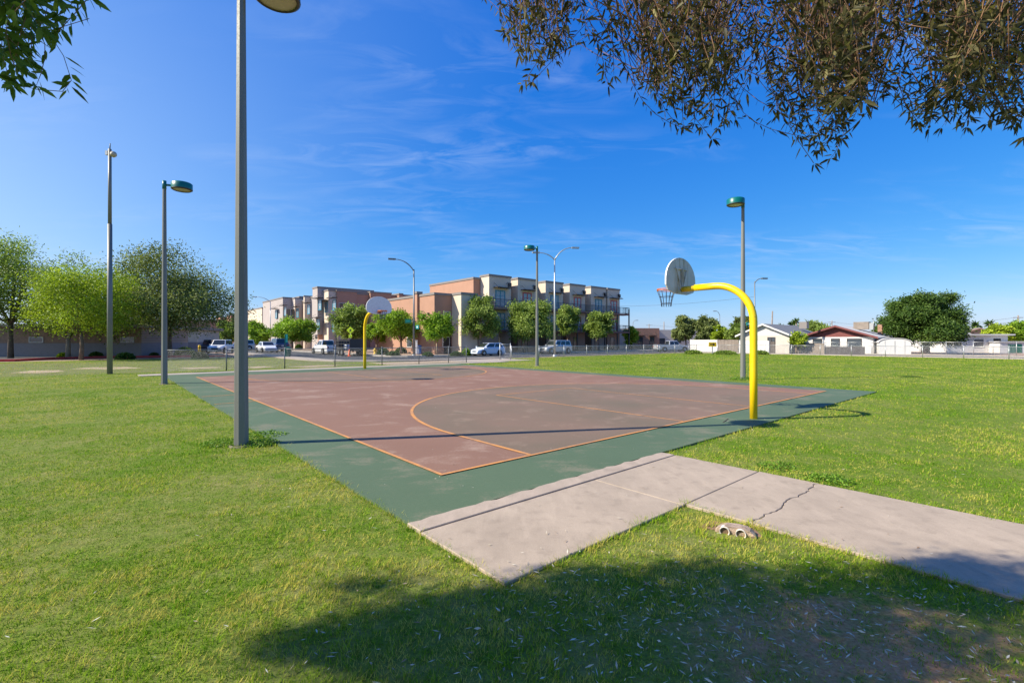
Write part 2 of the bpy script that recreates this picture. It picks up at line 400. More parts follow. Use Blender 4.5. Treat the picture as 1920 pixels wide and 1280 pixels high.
MAT = dict(
    turf=turf_mat(), grass=grass_mat(),
    green_paint=paint_mat('green_court_paint', (.088,.134,.076), (.23,.20,.14), .52),
    red_paint=paint_mat('red_court_paint', (.232,.130,.089), (.37,.265,.20), .52),
    key_paint=key_mat(),
    line=paint_mat('orange_line_paint', (.60,.27,.085), (.30,.18,.12), .75, 2.6),
    concrete=concrete_mat('path_concrete', (.40,.32,.243), .75),
    concrete_rough=concrete_mat('broken_concrete', (.40,.32,.25), .6),
    sidewalk=concrete_mat('sidewalk_concrete', (.38,.325,.27), .2),
    curb=concrete_mat('curb_concrete', (.42,.38,.33), .2),
    redcurb=surf('red_curb_paint', (.50,.035,.035), .6, .2, 2),
    asphalt=surf('asphalt', (.045,.047,.052), .85, .25, .5, 40, .2, world_space=True),
    dirt=surf('gravel_soil', (.34,.235,.165), .95, .25, .25, 9, .3, world_space=True),
    dirt2=surf('pale_soil', (.36,.27,.18), .95, .25, .8, 12, .4, world_space=True),
    joint=surf('joint_filler', (.055,.045,.035), .9, .2),
    pole=steel_mat('grey_painted_steel', (.195,.198,.18), .5, .12),
    galv=steel_mat('galvanised_steel', (.50,.51,.51), .42, .6),
    darkgalv=steel_mat('dark_steel_shaded_fence', (.22,.23,.235), .5, .5),  # dark steel; on the far fence the tone stands in for shade
    teal=plain('teal_enamel', (.0,.13,.115), .35, coat=.2),
    lens=plain('lamp_lens', (.46,.40,.30), .25),
    darkrim=plain('dark_lamp_rim', (.05,.04,.045), .45),
    yellow=worn_enamel('yellow_enamel', (.86,.585,.002), (.42,.27,.04)),
    yellow2=plain('yellow_enamel_shank', (.66,.44,.01), .4),
    chip=plain('chipped_paint', (.16,.10,.06), .7),
    white=plain('white_enamel', (.78,.78,.78), .4), boardback=board_back_mat(),
    orange=plain('orange_enamel', (.60,.15,.002), .4), chain=plain('dark_chain', (.07,.085,.13), .45, .5),
    bracket=plain('rusty_bracket', (.40,.36,.28), .7, .1),
    stucco=surf('beige_stucco', (.61,.515,.41), .9, .06, .8, 40, .1), greystucco=surf('grey_stucco', (.40,.355,.34), .9, .06, .8, 40, .1),
    salmon=surf('salmon_stucco', (.40,.225,.155), .9, .07, .8, 40, .1), tan=surf('tan_stucco', (.36,.25,.185), .9, .07, .8, 40, .1),
    cap=plain('parapet_cap', (.22,.195,.18), .6), darkmetal=plain('dark_brown_metal', (.045,.035,.032), .5),
    balcony=plain('red_brown_slab', (.22,.10,.075), .7),
    frame=plain('white_window_frame', (.62,.60,.57), .5), tealframe=plain('teal_door_frame', (.03,.22,.32), .45), redframe=plain('red_door_frame', (.48,.025,.03), .45),
    glass=plain('window_glass', (.22,.28,.33), .08, 0, .8), dimglass=plain('dim_window_glass', (.05,.065,.08), .08, 0, .8), darkglass=plain('car_glass', (.02,.025,.03), .06, 0, .8),
    shade=plain('dark_opening', (.03,.026,.025), .8),
    brick=brick_mat('brown_brick', (.30,.17,.105), (.36,.29,.23), 2.0), redbrick=brick_mat('red_brick', (.42,.20,.12), (.42,.33,.27), 2.0),
    cream=surf('cream_stucco', (.56,.51,.45), .9, .06), whitewall=surf('white_stucco', (.64,.62,.60), .85, .05), mauve=surf('mauve_grey_stucco', (.27,.235,.235), .9, .08),
    maroon=surf('maroon_siding', (.19,.062,.058), .8, .1), roofgrey=surf('grey_shingles', (.17,.175,.185), .9, .2, 4, 20),
    roofpale=surf('pale_rolled_roof', (.50,.49,.47), .85, .1, 3), wood=surf('weathered_wood', (.26,.215,.18), .9, .25, 2, 30),
    bark=surf('tree_bark', (.16,.115,.08), .95, .35, 6, 40, .6), palebark=surf('pale_bark', (.30,.23,.165), .95, .25, 6, 40, .5), twig=surf('brown_twig', (.22,.12,.065), .8, .3, 8),
    tyre=plain('tyre_rubber', (.02,.02,.02), .85), rim=plain('wheel_rim', (.45,.45,.46), .35, .7), chrome=plain('chrome', (.6,.6,.62), .2, .9),
    carwhite=plain('white_car_paint', (.72,.73,.75), .3, coat=.6), carsilver=plain('silver_car_paint', (.50,.52,.55), .3, .4, coat=.6),
    carblue=plain('blue_car_paint', (.035,.07,.16), .3, coat=.6), carred=plain('red_car_paint', (.20,.012,.015), .3, coat=.6), cardark=plain('charcoal_car_paint', (.03,.035,.045), .3, coat=.6),
    carpale=plain('pale_blue_car_paint', (.60,.66,.76), .3, coat=.6), plastic=plain('black_plastic', (.025,.025,.027), .6),
    headlight=plain('headlight_glass', (.7,.72,.75), .15), taillight=plain('tail_light', (.35,.01,.01), .25), plate=plain('number_plate', (.6,.6,.6), .5),
    cone=plain('orange_cone', (.85,.11,.01), .5), hydrant=plain('yellow_hydrant', (.80,.52,.01), .45), sgreen=plain('sign_green', (.0,.13,.08), .45), steal=plain('sign_teal', (.0,.30,.27), .45),
    signyellow=plain('sign_yellow', (.80,.50,.0), .45), fluoro=plain('fluorescent_sign', (.66,.86,.02), .5), black=plain('black_print', (.015,.015,.015), .6),
    binblue=plain('blue_plastic', (.01,.10,.42), .5), bingreen=plain('green_plastic', (.0,.11,.07), .5), pipe=plain('orange_brown_pipe', (.42,.20,.10), .6), pvc=plain('pvc_pipe_rim', (.66,.60,.52), .5),
    leaf_fresh=leafmat('fresh_green_leaves', (0.115,0.218,0.015), (0.230,0.384,0.028), (0.384,0.538,0.051), 0.4),
    leaf_lime=leafmat('yellow_green_leaves', (0.136,0.207,0.016), (0.304,0.414,0.028), (0.492,0.588,0.054), 0.4),
    leaf_olive=leafmat('olive_green_leaves', (0.101,0.163,0.020), (0.220,0.305,0.054), (0.394,0.502,0.128), 0.4),
    leaf_grey=leafmat('grey_green_leaves', (0.061,0.088,0.020), (0.170,0.217,0.058), (0.377,0.421,0.141), 0.4),
    leaf_dark=leafmat('dark_green_leaves', (0.026,0.066,0.012), (0.072,0.138,0.022), (0.156,0.240,0.042), 0.35),
    leaf_near=leafmat('near_olive_leaves', (.035,.033,.012), (.095,.086,.030), (.33,.285,.12), .36, .5),  # lightest tone paints some leaves as if sunlit
    leaf_ash=leafmat('near_ash_leaves', (.05,.10,.012), (.10,.18,.02), (.20,.29,.04), .45, .5),
    leaf_dead=leafmat('fallen_leaves', (.26,.17,.11), (.42,.36,.26), (.64,.61,.50), .1, .7),
    weed=leafmat('weed_leaves', (.06,.14,.012), (.14,.27,.022), (.24,.38,.04)),
    lump=surf('dirty_concrete_lump', (.36,.265,.195), .95, .45, 9, 70, .8),
    joint_soil=surf('dirty_footing', (.20,.165,.125), .95, .3, 12, 60, .5),
    soilpatch=surf('bare_soil', (.25,.15,.09), .95, .3, 6, 50, .6),
)

# ------------------------------------------------------------------ setting: ground, roads, lawn, court, path
def sheet(name, poly, z, mat, kind='structure', parent=None):
    n = len(poly); me = bpy.data.meshes.new(name)
    me.from_pydata([(p[0], p[1], z) for p in poly], [], [tuple(range(n))]); me.materials.append(mat); me.update()
    o = link(name, me, parent)
    if parent is None: o['kind'] = kind
    return o
def uvp(*ps): return [tuple(uv(u, v)[:2]) for u, v in ps]
def uvbox(name, u0, u1, v0, v1, z0, z1, mat, parent=None):
    o = MB().prism(uvp((u0,v0),(u1,v0),(u1,v1),(u0,v1)), z0, z1).build(name, mat, parent)
    if parent is None: o['kind'] = 'structure'
    return o

sheet('ground', [(-3000,-600),(3000,-600),(3000,3000),(-3000,3000)], -.024, MAT['dirt'])
# the field, with a rounded corner where the street bends
lawn_poly = [(-70,-60),(60.9,-60),(60.9,29.9),(22,29.9),(16.5,29.9),(13.4,31.2),(11.0,33.6),(9.9,37),(9.6,49),(3,50.5),(-10,50.5),(-70,50.5)]
sheet('lawn', uvp(*lawn_poly), 0.0, MAT['turf'])
# streets
RW0, RW1, SW0, SW1 = 31.5, 39.6, 11.5, 19.6
road_poly = [(SW0,37.2),(12.2,34.4),(14.2,32.3),(17.0,RW0),(140,RW0),(140,RW1),(23.2,RW1),(21.2,40.2),(20.0,41.6),(SW1,43.5),(SW1,190),(SW0,190)]
sheet('road', uvp(*road_poly), -.012, MAT['asphalt'])
sheet('side_road', uvp((61.9,-70),(69,-70),(69,RW0-.02),(61.9,RW0-.02)), -.012, MAT['asphalt'])
sheet('parking_lot', uvp((-60,53.5),(SW0-3.2,53.5),(SW0-3.2,110),(-60,110)), -.012, MAT['asphalt'])
def strip(name, pts, w, z0, z1, mat, parent=None):        # ribbon along a uv polyline, offset to its left
    L = []; n = len(pts)
    for i, (u, v) in enumerate(pts):
        a = Vector(pts[max(i-1,0)]); b = Vector(pts[min(i+1,n-1)]); t = (b-a).normalized()
        L.append((u - t.y*w, v + t.x*w))
    m = MB()
    for i in range(n-1):
        m.prism(uvp(pts[i], pts[i+1], L[i+1], L[i]), z0, z1)
    o = m.build(name, mat, parent)
    if parent is None: o['kind'] = 'structure'
    return o
near_curb = [(SW0,110),(SW0,37.2),(12.2,34.4),(14.2,32.3),(17.0,RW0),(60.8,RW0)]
strip('curb', near_curb, -.16, -.02, .10, MAT['curb'])
strip('sidewalk', [(SW0-.17,110),(SW0-.17,37.2),(12.03,34.2),(14.1,32.13),(17.0,RW0-.17),(26,RW0-.17)], -1.35, -.02, .085, MAT['sidewalk'])
far_curb = [(140,RW1),(23.2,RW1),(21.2,40.2),(20.0,41.6),(SW1,43.5),(SW1,190)]
strip('curb', far_curb, -.16, -.02, .11, MAT['curb'])
strip('sidewalk', [(140,RW1+.17),(23.25,RW1+.17),(21.3,40.35),(20.15,41.7),(SW1+.17,43.6),(SW1+.17,190)], -1.7, -.02, .10, MAT['sidewalk'])
strip('curb', [(69.02,-70),(69.02,RW0-1)], -.16, -.02, .10, MAT['curb'])
strip('sidewalk', [(69.2,-70),(69.2,RW0-1)], -1.4, -.02, .09, MAT['sidewalk'])
strip('curb', [(61.75,RW0-1),(61.75,-70)], -.14, -.02, .09, MAT['curb'])
rc = [touv(gp(-250,681)), touv(gp(28,677)), touv(gp(110,673)), touv(gp(200,670.6)), touv(gp(300,669.6)), touv(gp(420,668.5))]
o = strip('red_curb', rc, .35, -.02, .17, MAT['redcurb']); o['kind'] = 'structure'
strip('sidewalk', [(u, v+.37) for u, v in rc], 2.2, -.02, .12, MAT['sidewalk'])
# bare soil by the far fence
uvbox('soil_strip', 12.2, 19.5, 26.0, 29.85, -.02, .006, MAT['dirt2'])
dryt = surf('dry_lawn', (.19,.165,.055), .95, .35, .9, 14, .4, world_space=True, c2=(.13,.17,.03))
sheet('dry_lawn', uvp((-14,28.5),(9.4,26.6),(11.8,26.4),(10.2,34),(9.5,44),(-14,47)), .003, dryt)
for q in (((540,687.5),(600,684.5),(640,684.2),(625,686.5),(575,689)), ((440,689.5),(492,686.5),(520,687),(480,690.2)), ((335,690),(395,688),(420,689),(360,692))):
    sheet('soil_patch', [tuple(gp(x, y)[:2]) for x, y in q], .007, MAT['dirt2'])
sheet('soil_patch', [tuple(gp(x, y)[:2]) for x, y in ((18,699),(60,694.5),(110,693.8),(122,696.5),(70,699.5))], .004, MAT['dirt2'])
sheet('soil_patch', [tuple(gp(x, y)[:2]) for x, y in ((130,691.5),(170,688.5),(235,687.6),(268,690),(200,692.4))], .004, MAT['dirt2'])

# ---- basketball court
SL = dict(u0=-1.08, u1=16.4, v0=-1.15, v1=23.85)
court = bpy.data.objects.new('basketball_court', None); COL.objects.link(court); court['kind'] = 'structure'
court['label'] = 'green and red basketball court with orange lines'
uvbox('slab', SL['u0'], SL['u1'], SL['v0'], SL['v1'], -.1, .03, MAT['green_paint'], court)
CW, CL = 15.2, 21.16
def flat(name, polys, z, mat):
    m = MB()
    for p in polys:
        m.add([uv(u, v, z) for u, v in p], [tuple(range(len(p)))])
    return m.build(name, mat, court)
flat('playing_area', [[(0,0),(CW,0),(CW,CL),(0,CL)]], .034, MAT['red_paint'])
AC, AR = 2.05, 6.15
def arc(r, far=False, n=44, c=7.72):
    pts = [(c + r, 0.0)] + [(c + r*cos(pi*i/n), AC + r*sin(pi*i/n)) for i in range(n+1)] + [(c - r, 0.0)]
    if far: pts = [(u, CL - v) for u, v in pts][::-1]
    return pts
flat('key_area', [arc(AR-.03), arc(AR-.03, True)], .038, MAT['key_paint'])
def ribbon(pts, w):
    out = []
    for (a, b) in zip(pts[:-1], pts[1:]):
        a = Vector(a); b = Vector(b); t = (b-a).normalized(); nrm = Vector((-t.y, t.x))*w/2
        out.append([tuple(a-nrm), tuple(b-nrm), tuple(b+nrm), tuple(a+nrm)])
    return out
def band(pts_in, pts_out):
    return [[pts_out[i], pts_out[i+1], pts_in[i+1], pts_in[i]] for i in range(len(pts_in)-1)]
lw = .055
flat('boundary_line', [[(-lw/2,-lw/2),(CW+lw/2,-lw/2),(CW+lw/2,lw/2),(-lw/2,lw/2)], [(-lw/2,CL-lw/2),(CW+lw/2,CL-lw/2),(CW+lw/2,CL+lw/2),(-lw/2,CL+lw/2)],
     [(-lw/2,lw/2),(lw/2,lw/2),(lw/2,CL-lw/2),(-lw/2,CL-lw/2)], [(CW-lw/2,lw/2),(CW+lw/2,lw/2),(CW+lw/2,CL-lw/2),(CW-lw/2,CL-lw/2)]], .042, MAT['line'])
for far in (False, True):
    a = arc(AR-.036, far); b = arc(AR+.036, far)
    fx = lambda p: (p[0], min(max(p[1], .04), CL-.04))
    flat('three_point_line', band([fx(p) for p in a], [fx(p) for p in b]) if not far else band([fx(p) for p in a], [fx(p) for p in b]), .042, MAT['line'])
    k = (lambda v: CL - v) if far else (lambda v: v)
    s = -1 if far else 1
    q = []
    for u in (6.02, 9.42):
        q.append([(u-.025, k(.05)), (u+.025, k(.05)), (u+.025, k(6.3)), (u-.025, k(6.3))])
    q.append([(5.995, k(6.305)), (9.445, k(6.305)), (9.445, k(6.355)), (5.995, k(6.355))])
    if far: q = [p[::-1] for p in q]
    flat('lane_line', q, .042, MAT['line'])
flat('sideline_mark', [[(-1.02,v-.025),(-.04,v-.025),(-.04,v+.025),(-1.02,v+.025)] for v in (9.7, 11.9)], .036, MAT['line'])
uvbox('path', -2.0, 21.5, 23.87, 25.2, -.05, .03, MAT['sidewalk'])
uvbox('path', 18.9, 25.6, 25.22, 29.9, -.05, .012, MAT['sidewalk'])

# ---- concrete path with slabs, joints and one ragged crack
path = bpy.data.objects.new('path', None); COL.objects.link(path); path['kind'] = 'structure'; path['label'] = 'pale concrete path of slabs leading to the court corner'
def slab(poly, z, mat='concrete', name='slab'):
    o = MB().prism(uvp(*poly), -.09, z).build(name, MAT[mat], path)
    bm = o.modifiers.new('edge', 'BEVEL'); bm.width = .006; bm.segments = 1; bm.limit_method = 'ANGLE'
    return o
jag = [(-1.1, -1.30)]
rr = random.Random(3)
strip_in = [(u, -1.145 + rr.uniform(-.035,.02)) for u in np.linspace(3.22, -1.1, 34)]
slab([(-1.1,-1.381),(3.24,-1.372)] + strip_in, .0345, 'concrete_rough', 'edge_strip')
slab([(-1.1,-2.57),(1.338,-2.57),(1.338,-1.392),(-1.1,-1.393)], .025)
slab([(1.345,-2.57),(3.26,-2.56),(3.26,-1.382),(1.345,-1.392)], .026)
n = 34
crack = [(1.38 + (3.27-1.38)*i/n, -3.26 + .018*sin(i*.45) + rr.uniform(-.017,.017)) for i in range(n+1)]
slab([(u, v+.0035) for u, v in crack] + [(3.27,-2.572),(1.38,-2.582)], .027)
slab([(1.38,-5.35),(3.29,-5.35)] + [(u, v-.0035) for u, v in crack[::-1]], .024)
vv = -5.37
for k in range(5):
    slab([(1.38,vv-2.1),(3.3,vv-2.1),(3.3,vv),(1.38,vv)], .024 + rr.uniform(-.004,.004)); vv -= 2.12
MB().prism(uvp((-1.0,-2.5),(1.5,-2.5),(1.5,-1.3),(3.2,-1.3),(3.2,-5.3),(1.45,-5.3),(1.45,-2.4),(-1.0,-2.4)), -.05, .006).build('joint_soil', MAT['joint'], path) if False else None
MB().prism(uvp((1.45,-15),(3.2,-15),(3.2,-1.2),(-1.05,-1.2),(-1.05,-2.5),(1.45,-2.5)), -.05, .010).build('joint_filler', MAT['joint'], path)

# ------------------------------------------------------------------ leaf clouds and trees
def leaf_quads(C, D, ln, wd, r, N=None):
    """diamond leaves: centres C, directions D (n,3)"""
    n = len(C); D = D/np.linalg.norm(D,axis=1,keepdims=True)
    A = r.normal(size=(n,3)) if N is None else N; S = np.cross(D, A); S /= np.linalg.norm(S,axis=1,keepdims=True)+1e-9
    ln = np.broadcast_to(np.asarray(ln), (n,))[:,None]; wd = np.broadcast_to(np.asarray(wd), (n,))[:,None]
    b = C; t = C + D*ln; m = C + D*ln*.45
    Vx = np.stack([b, m + S*wd*.5, t, m - S*wd*.5], 1).reshape(-1,3)
    Fc = np.arange(4*n).reshape(n,4)
    return Vx, Fc
def crown_points(ells, n_cl, per, spread, r, hollow=.6):
    """clump centres through the ellipsoids' outer volume, then leaves about each"""
    vol = np.array([e[3]*e[4]*e[5] for e in ells])**.72; vol = vol/vol.sum()
    pick = r.choice(len(ells), n_cl, p=vol)
    E = np.array(ells)[pick]
    d = r.normal(size=(n_cl,3)); d /= np.linalg.norm(d,axis=1,keepdims=True)
    rad = hollow + (1-hollow)*r.random((n_cl,1))**.6
    c = E[:,:3] + d*E[:,3:]*rad
    p = np.repeat(c, per, 0); dd = np.repeat(d, per, 0)
    p = p + r.normal(size=p.shape)*spread*np.array([1,1,.75])
    tone = np.repeat(r.normal(size=n_cl), per)
    return c, p, dd, tone, np.repeat(c, per, 0)
TREES = 0
def tree(name, base, height, ells, label, leafm, group=None, n_cl=90, per=42, spread=.42, leaf=(.26,.12), trunk_r=.14, barkm='bark', fork=.28, cat='tree', droop=-.15, lean=0.0):
    """ells in local coordinates (cx,cy,cz,rx,ry,rz)"""
    global TREES; TREES += 1
    r = np.random.default_rng(100+TREES); pr = random.Random(TREES)
    t = thing(name, base, label, cat, group)
    c, p, d, tone, cr_ = crown_points(ells, n_cl, per, spread, r)
    n = len(p)
    D = d*.6 + r.normal(size=(n,3))*.7 + np.array([0,0,droop])
    N = (p-cr_)/spread*.7 + d*.7 + np.array([0,0,.25]); N /= np.linalg.norm(N,axis=1,keepdims=True)+1e-9; N = N + r.normal(size=(n,3))*.55
    Vx, Fc = leaf_quads(p, D, leaf[0]*r.uniform(.6,1.35,n), leaf[1]*r.uniform(.7,1.3,n), r, N)
    var = np.clip(.5 + .20*tone + .2*r.normal(size=n), 0, 1)
    me = np_mesh('crown', Vx, Fc, MAT[leafm], np.repeat(var,4))
    o = link('crown', me, t)
    m = MB(); fz = height*fork
    lx = lean*fz
    pts = [(0,0,-.15),(lx*.2+pr.uniform(-.05,.05),pr.uniform(-.05,.05),fz*.5),(lx,0,fz)]
    m.tube(pts, [trunk_r*1.25, trunk_r, trunk_r*.85], 8)
    m.build('trunk', MAT[barkm], t)
    lb = MB()
    for k in range(7):
        q = c[pr.randrange(len(c))]; mid = Vector((q[0]*.5+lx*.5, q[1]*.5, fz + (q[2]-fz)*.6))
        lb.tube([(lx,0,fz-.05), tuple(mid), tuple(q)], [trunk_r*.7, trunk_r*.45, trunk_r*.15], 6)
    lb.build('limb', MAT[barkm], t)
    return t
def tree_px(name, x, d, x0, x1, y0, y1, label, leafm, group=None, shape='round', **k):
    """a tree whose crown spans photo columns x0..x1 and rows y0..y1 at depth d"""
    base = Vector((wx(x,d), d, 0.0)); s = d/F
    cx = ((x0+x1)/2 - x)*s; rx = (x1-x0)/2*s*.97; zt = hz(y0,d); zb = hz(y1,d); rz = (zt-zb)/2; cz = (zt+zb)/2
    pr = random.Random(int(x*7+d))
    ells = [(cx,0,cz-.1*rz, rx*.60, rx*.6, rz*.66)]
    for i in range(12):
        a = 2*pi*i/12*5 + pr.uniform(-.5,.5); q = pr.uniform(.42,.80); k_ = pr.uniform(.20,.40)
        zc_ = pr.uniform(-.62,.70)*(1-.35*q)
        ells.append((cx + cos(a)*rx*q*(1-.25*max(0,zc_)), sin(a)*rx*q*.9, cz + zc_*rz, rx*k_, rx*k_, rz*pr.uniform(.24,.42)))
    for i in range(3): ells.append((cx+pr.uniform(-.45,.45)*rx, pr.uniform(-.3,.3)*rx, cz+pr.uniform(.52,.72)*rz, rx*pr.uniform(.2,.34), rx*.28, rz*pr.uniform(.24,.34)))
    sz = max(.16, d*.0042)
    kw = dict(leaf=(sz*1.15, sz*.52), spread=max(.18, rx*.12), n_cl=95, per=40); kw.update(k); kw['n_cl'] = int(kw['n_cl']*1.15); kw['per'] = int(kw['per']*2.5)
    return tree(name, base, zt, ells, label, leafm, group, **kw)

# ------------------------------------------------------------------ apartment buildings
WIN = {}
def window(parent, face, a, b, z, w, h, kind='white', cols=2, rows=2, name='window'):
    """face 'f': wall facing -v at v=b, centre u=a ; face 's': wall facing -u at u=b, centre v=a. coordinates are the parent's"""
    key = (round(w,2), round(h,2), kind, cols, rows)
    if key not in WIN:
        fm = MAT[{'white':'frame','teal':'tealframe','red':'redframe','dark':'darkmetal'}[kind]]
        m = MB(); t = .07 if kind in ('white','dark') else .17
        m.box(-w/2,-w/2+t,-.06,.0,0,h); m.box(w/2-t,w/2,-.06,.0,0,h); m.box(-w/2+t,w/2-t,-.06,.0,0,t); m.box(-w/2+t,w/2-t,-.06,.0,h-t,h)
        for i in range(1, cols):
            x = -w/2 + w*i/cols; m.box(x-.045*(t/.07)**.7,x+.045*(t/.07)**.7,-.05,.0,t,h-t)
        for i in range(1, rows):
            zz = h*i/rows; m.box(-w/2+t,w/2-t,-.045,.0,zz-.03,zz+.03)
        p = MB().box(-w/2+t*.6,w/2-t*.6,-.022,-.004,t*.6,h-t*.6)
        WIN[key] = (m.mesh('window', fm), p.mesh('pane', MAT['dimglass' if kind in ('white','dark') else 'glass']))
    fr, pn = WIN[key]
    if face == 'f': o = link(name, fr, parent, (a,b,z), 0)
    else: o = link(name, fr, parent, (b,a,z), -pi/2)
    link('pane', pn, o)
    return o
def bldg(name, u, v, label, group=None):
    return thing(name, uv(u,v), label, 'building', group, TH)
def blk(t, u0, u1, v0, v1, h, mat, z0=-.05, cap=True, name='wall', o=(0,0)):
    MB().box(u0-o[0],u1-o[0],v0-o[1],v1-o[1],z0,h).build(name, MAT[mat], t)
    if cap:
        MB().box(u0-o[0]-.09,u1-o[0]+.09,v0-o[1]-.09,v1-o[1]+.09,h+.004,h+.30).build('parapet_cap', MAT['cap'], t)
def canopy(t, u, v, z, w=2.2, face='f'):
    m = MB()
    m.box(-w/2,w/2,-1.0,-.004,0,.10)
    for x in (-w/2+.1, w/2-.16): m.tube([(x+.03,-.9,.1),(x+.03,-.01,.75)], .025, 5)
    o = m.build('awning', MAT['darkmetal'], t, (u,v,z), 0 if face == 'f' else -pi/2); return o
def walllamp(t, u, v, z, face='f'):
    m = MB(); m.tube([(0,-.02,.35),(0,-.3,.6),(0,-.55,.45),(0,-.6,.1)], .03, 6); m.lathe([(.02,.12),(.2,-.12),(.02,-.10)], 10, (0,-.6,0))
    m.build('wall_lamp', MAT['darkmetal'], t, (u,v,z), 0 if face == 'f' else -pi/2)
def railing(t, u0, u1, v0, v1, z, h=1.15, sides='fl'):
    m = MB(); runs = []
    if 'f' in sides: runs.append(((u0,v0),(u1,v0)))
    if 'l' in sides: runs.append(((u0,v0),(u0,v1)))
    if 'r' in sides: runs.append(((u1,v0),(u1,v1)))
    for (a, b) in runs:
        L = math.dist(a,b); n = max(2,int(L/.16))
        for zz in (z+.1, z+h): m.tube([(a[0],a[1],zz),(b[0],b[1],zz)], .035, 4, smooth=False)
        for i in range(n+1):
            f = i/n; x = a[0]+(b[0]-a[0])*f; y = a[1]+(b[1]-a[1])*f
            m.tube([(x,y,z+.1),(x,y,z+h)], .016 if i % 10 else .045, 4, caps=False, smooth=False)
    m.build('railing', MAT['darkmetal'], t)

# -- long three-storey block on the far side of the street
u0, v0 = 28.5, 46.7
T = bldg('apartment_building', u0, v0, 'three storey salmon and beige apartment block with six towers and balconies behind the court')
o = (u0, v0)
TF, MF = 49.5, 51.6          # tower fronts, main front
HB = 11.2
blk(T, 38.2, u_at(1162,TF)+.4, MF, 64, HB-.35, 'salmon', o=o)
blk(T, 28.5, 38.15, v0, 63, 7.55, 'salmon', o=o)
blk(T, 31.15, 33.7, 44.6, v0-.004, 7.6, 'stucco', o=o)
blk(T, 28.2, 28.9, v_at(784,28.5)-.25, v_at(784,28.5)+.5, 7.95, 'salmon', o=o, name='pilaster')
blk(T, 33.75, 38.1, 45.6, v0-.004, 3.6, 'tan', o=o, cap=False)
towers = [(917,958),(971,1005),(1023,1055.6),(1068,1097),(1108,1136),(1139,1162)]
for i, (xa, xb) in enumerate(towers):
    a, b = u_at(xa,TF), u_at(xb,TF); w = b-a; c = (a+b)/2 - o[0]; f = TF - o[1]
    blk(T, a, b, TF, MF-.004, HB, 'stucco', 3.25, o=o)
    blk(T, a, b, TF+.02, MF-.006, 3.2, 'salmon' if i % 2 else 'tan', o=o, cap=False)
    kd = 'red' if i % 2 else 'teal'
    for z in (6.75, 3.35): window(T, 'f', c, f-.003, z, 1.9, 2.5, kd, 2, 3, 'balcony_door')
    canopy(T, c+.15, f, 9.55, 2.9)
    walllamp(T, c+w*.28, f, 9.9); 
    MB().obox((c-w*.33, f-.06, 8.4), (.18,.12,.4)).build('wall_light', MAT['frame'], T)
    MB().obox((c+w*.42, f-.14, 10.2), (.5,.26,.55)).build('roof_drain_box', MAT['darkmetal'], T)
    window(T, 'f', c-.5, f+.017, .05, 1.2, 2.3, 'dark', 1, 2, 'entry_door')
    window(T, 'f', a-o[0]-.9, MF-o[1]-.003, .1, .9, 2.4, 'dark', 1, 1, 'entry_door')
for k, (xa, xb) in enumerate(((920,962),(976,1012))):
    a, b = u_at(xa,TF-1.3)-o[0], u_at(xb,TF-1.3)-o[0]
    MB().box(a,b,TF-1.5-o[1],TF-.004-o[1],6.3,6.62).build('balcony_slab', MAT['salmon'], T); railing(T, a, b, TF-1.45-o[1], TF-o[1], 6.62)
    MB().box(a,b,TF-1.5-o[1],TF-.004-o[1],3.0,3.2).build('balcony_slab', MAT['balcony'], T); railing(T, a, b, TF-1.45-o[1], TF-o[1], 3.2)
a, b = u_at(1024,TF-1.5)-o[0], u_at(1180,TF-1.5)-o[0]
for z in (6.45, 3.1):
    MB().box(a,b,TF-1.6-o[1],TF-.004-o[1],z,z+.28).build('balcony_slab', MAT['balcony'], T); railing(T, a, b, TF-1.5-o[1], TF-o[1], z+.28, sides='fr')
m = MB()
for k in range(7):
    x = a + (b-a)*k/6 - (.1 if k == 6 else 0)
    MB().box(x-.09,x+.09,TF-1.58-o[1],TF-1.40-o[1],0,7.6 if k in (0,6) else 6.44).build('balcony_post', MAT['darkmetal'], T)
window(T, 'f', u_at(902,MF)-o[0], MF-o[1]-.003, 6.9, 1.0, 1.6, 'white', 1, 2)
for (x, z) in ((838,4.2),(836,.9)): window(T, 'f', u_at(x,v0)-o[0], -.003, z, 1.1, 1.3, 'white', 1, 2)
window(T, 'f', u_at(884,45.6)-o[0], 45.6-o[1]-.003, 1.2, .9, 1.0, 'white', 1, 1)
MB().box(29.9-o[0],31.0-o[0],-.06,-.004,0,2.5).build('entry_gate', MAT['shade'], T)
walllamp(T, -.003, v_at(797,28.5)-o[1]-.0, 5.0, 's'); 
canopy(T, -.003, v_at(806,28.5)-o[1], 3.9, 1.9, 's'); window(T, 's', v_at(806,28.5)-o[1], -.003, 2.2, 1.2, 1.5, 'white', 1, 2)
for x in (790,804): MB().obox((-.1, v_at(x,28.5)-o[1], 5.2), (.2,.3,.25)).build('vent', MAT['darkmetal'], T)
window(T, 's', v_at(768,28.5)-o[1], -.003, .8, 1.4, 1.4, 'white', 1, 1)

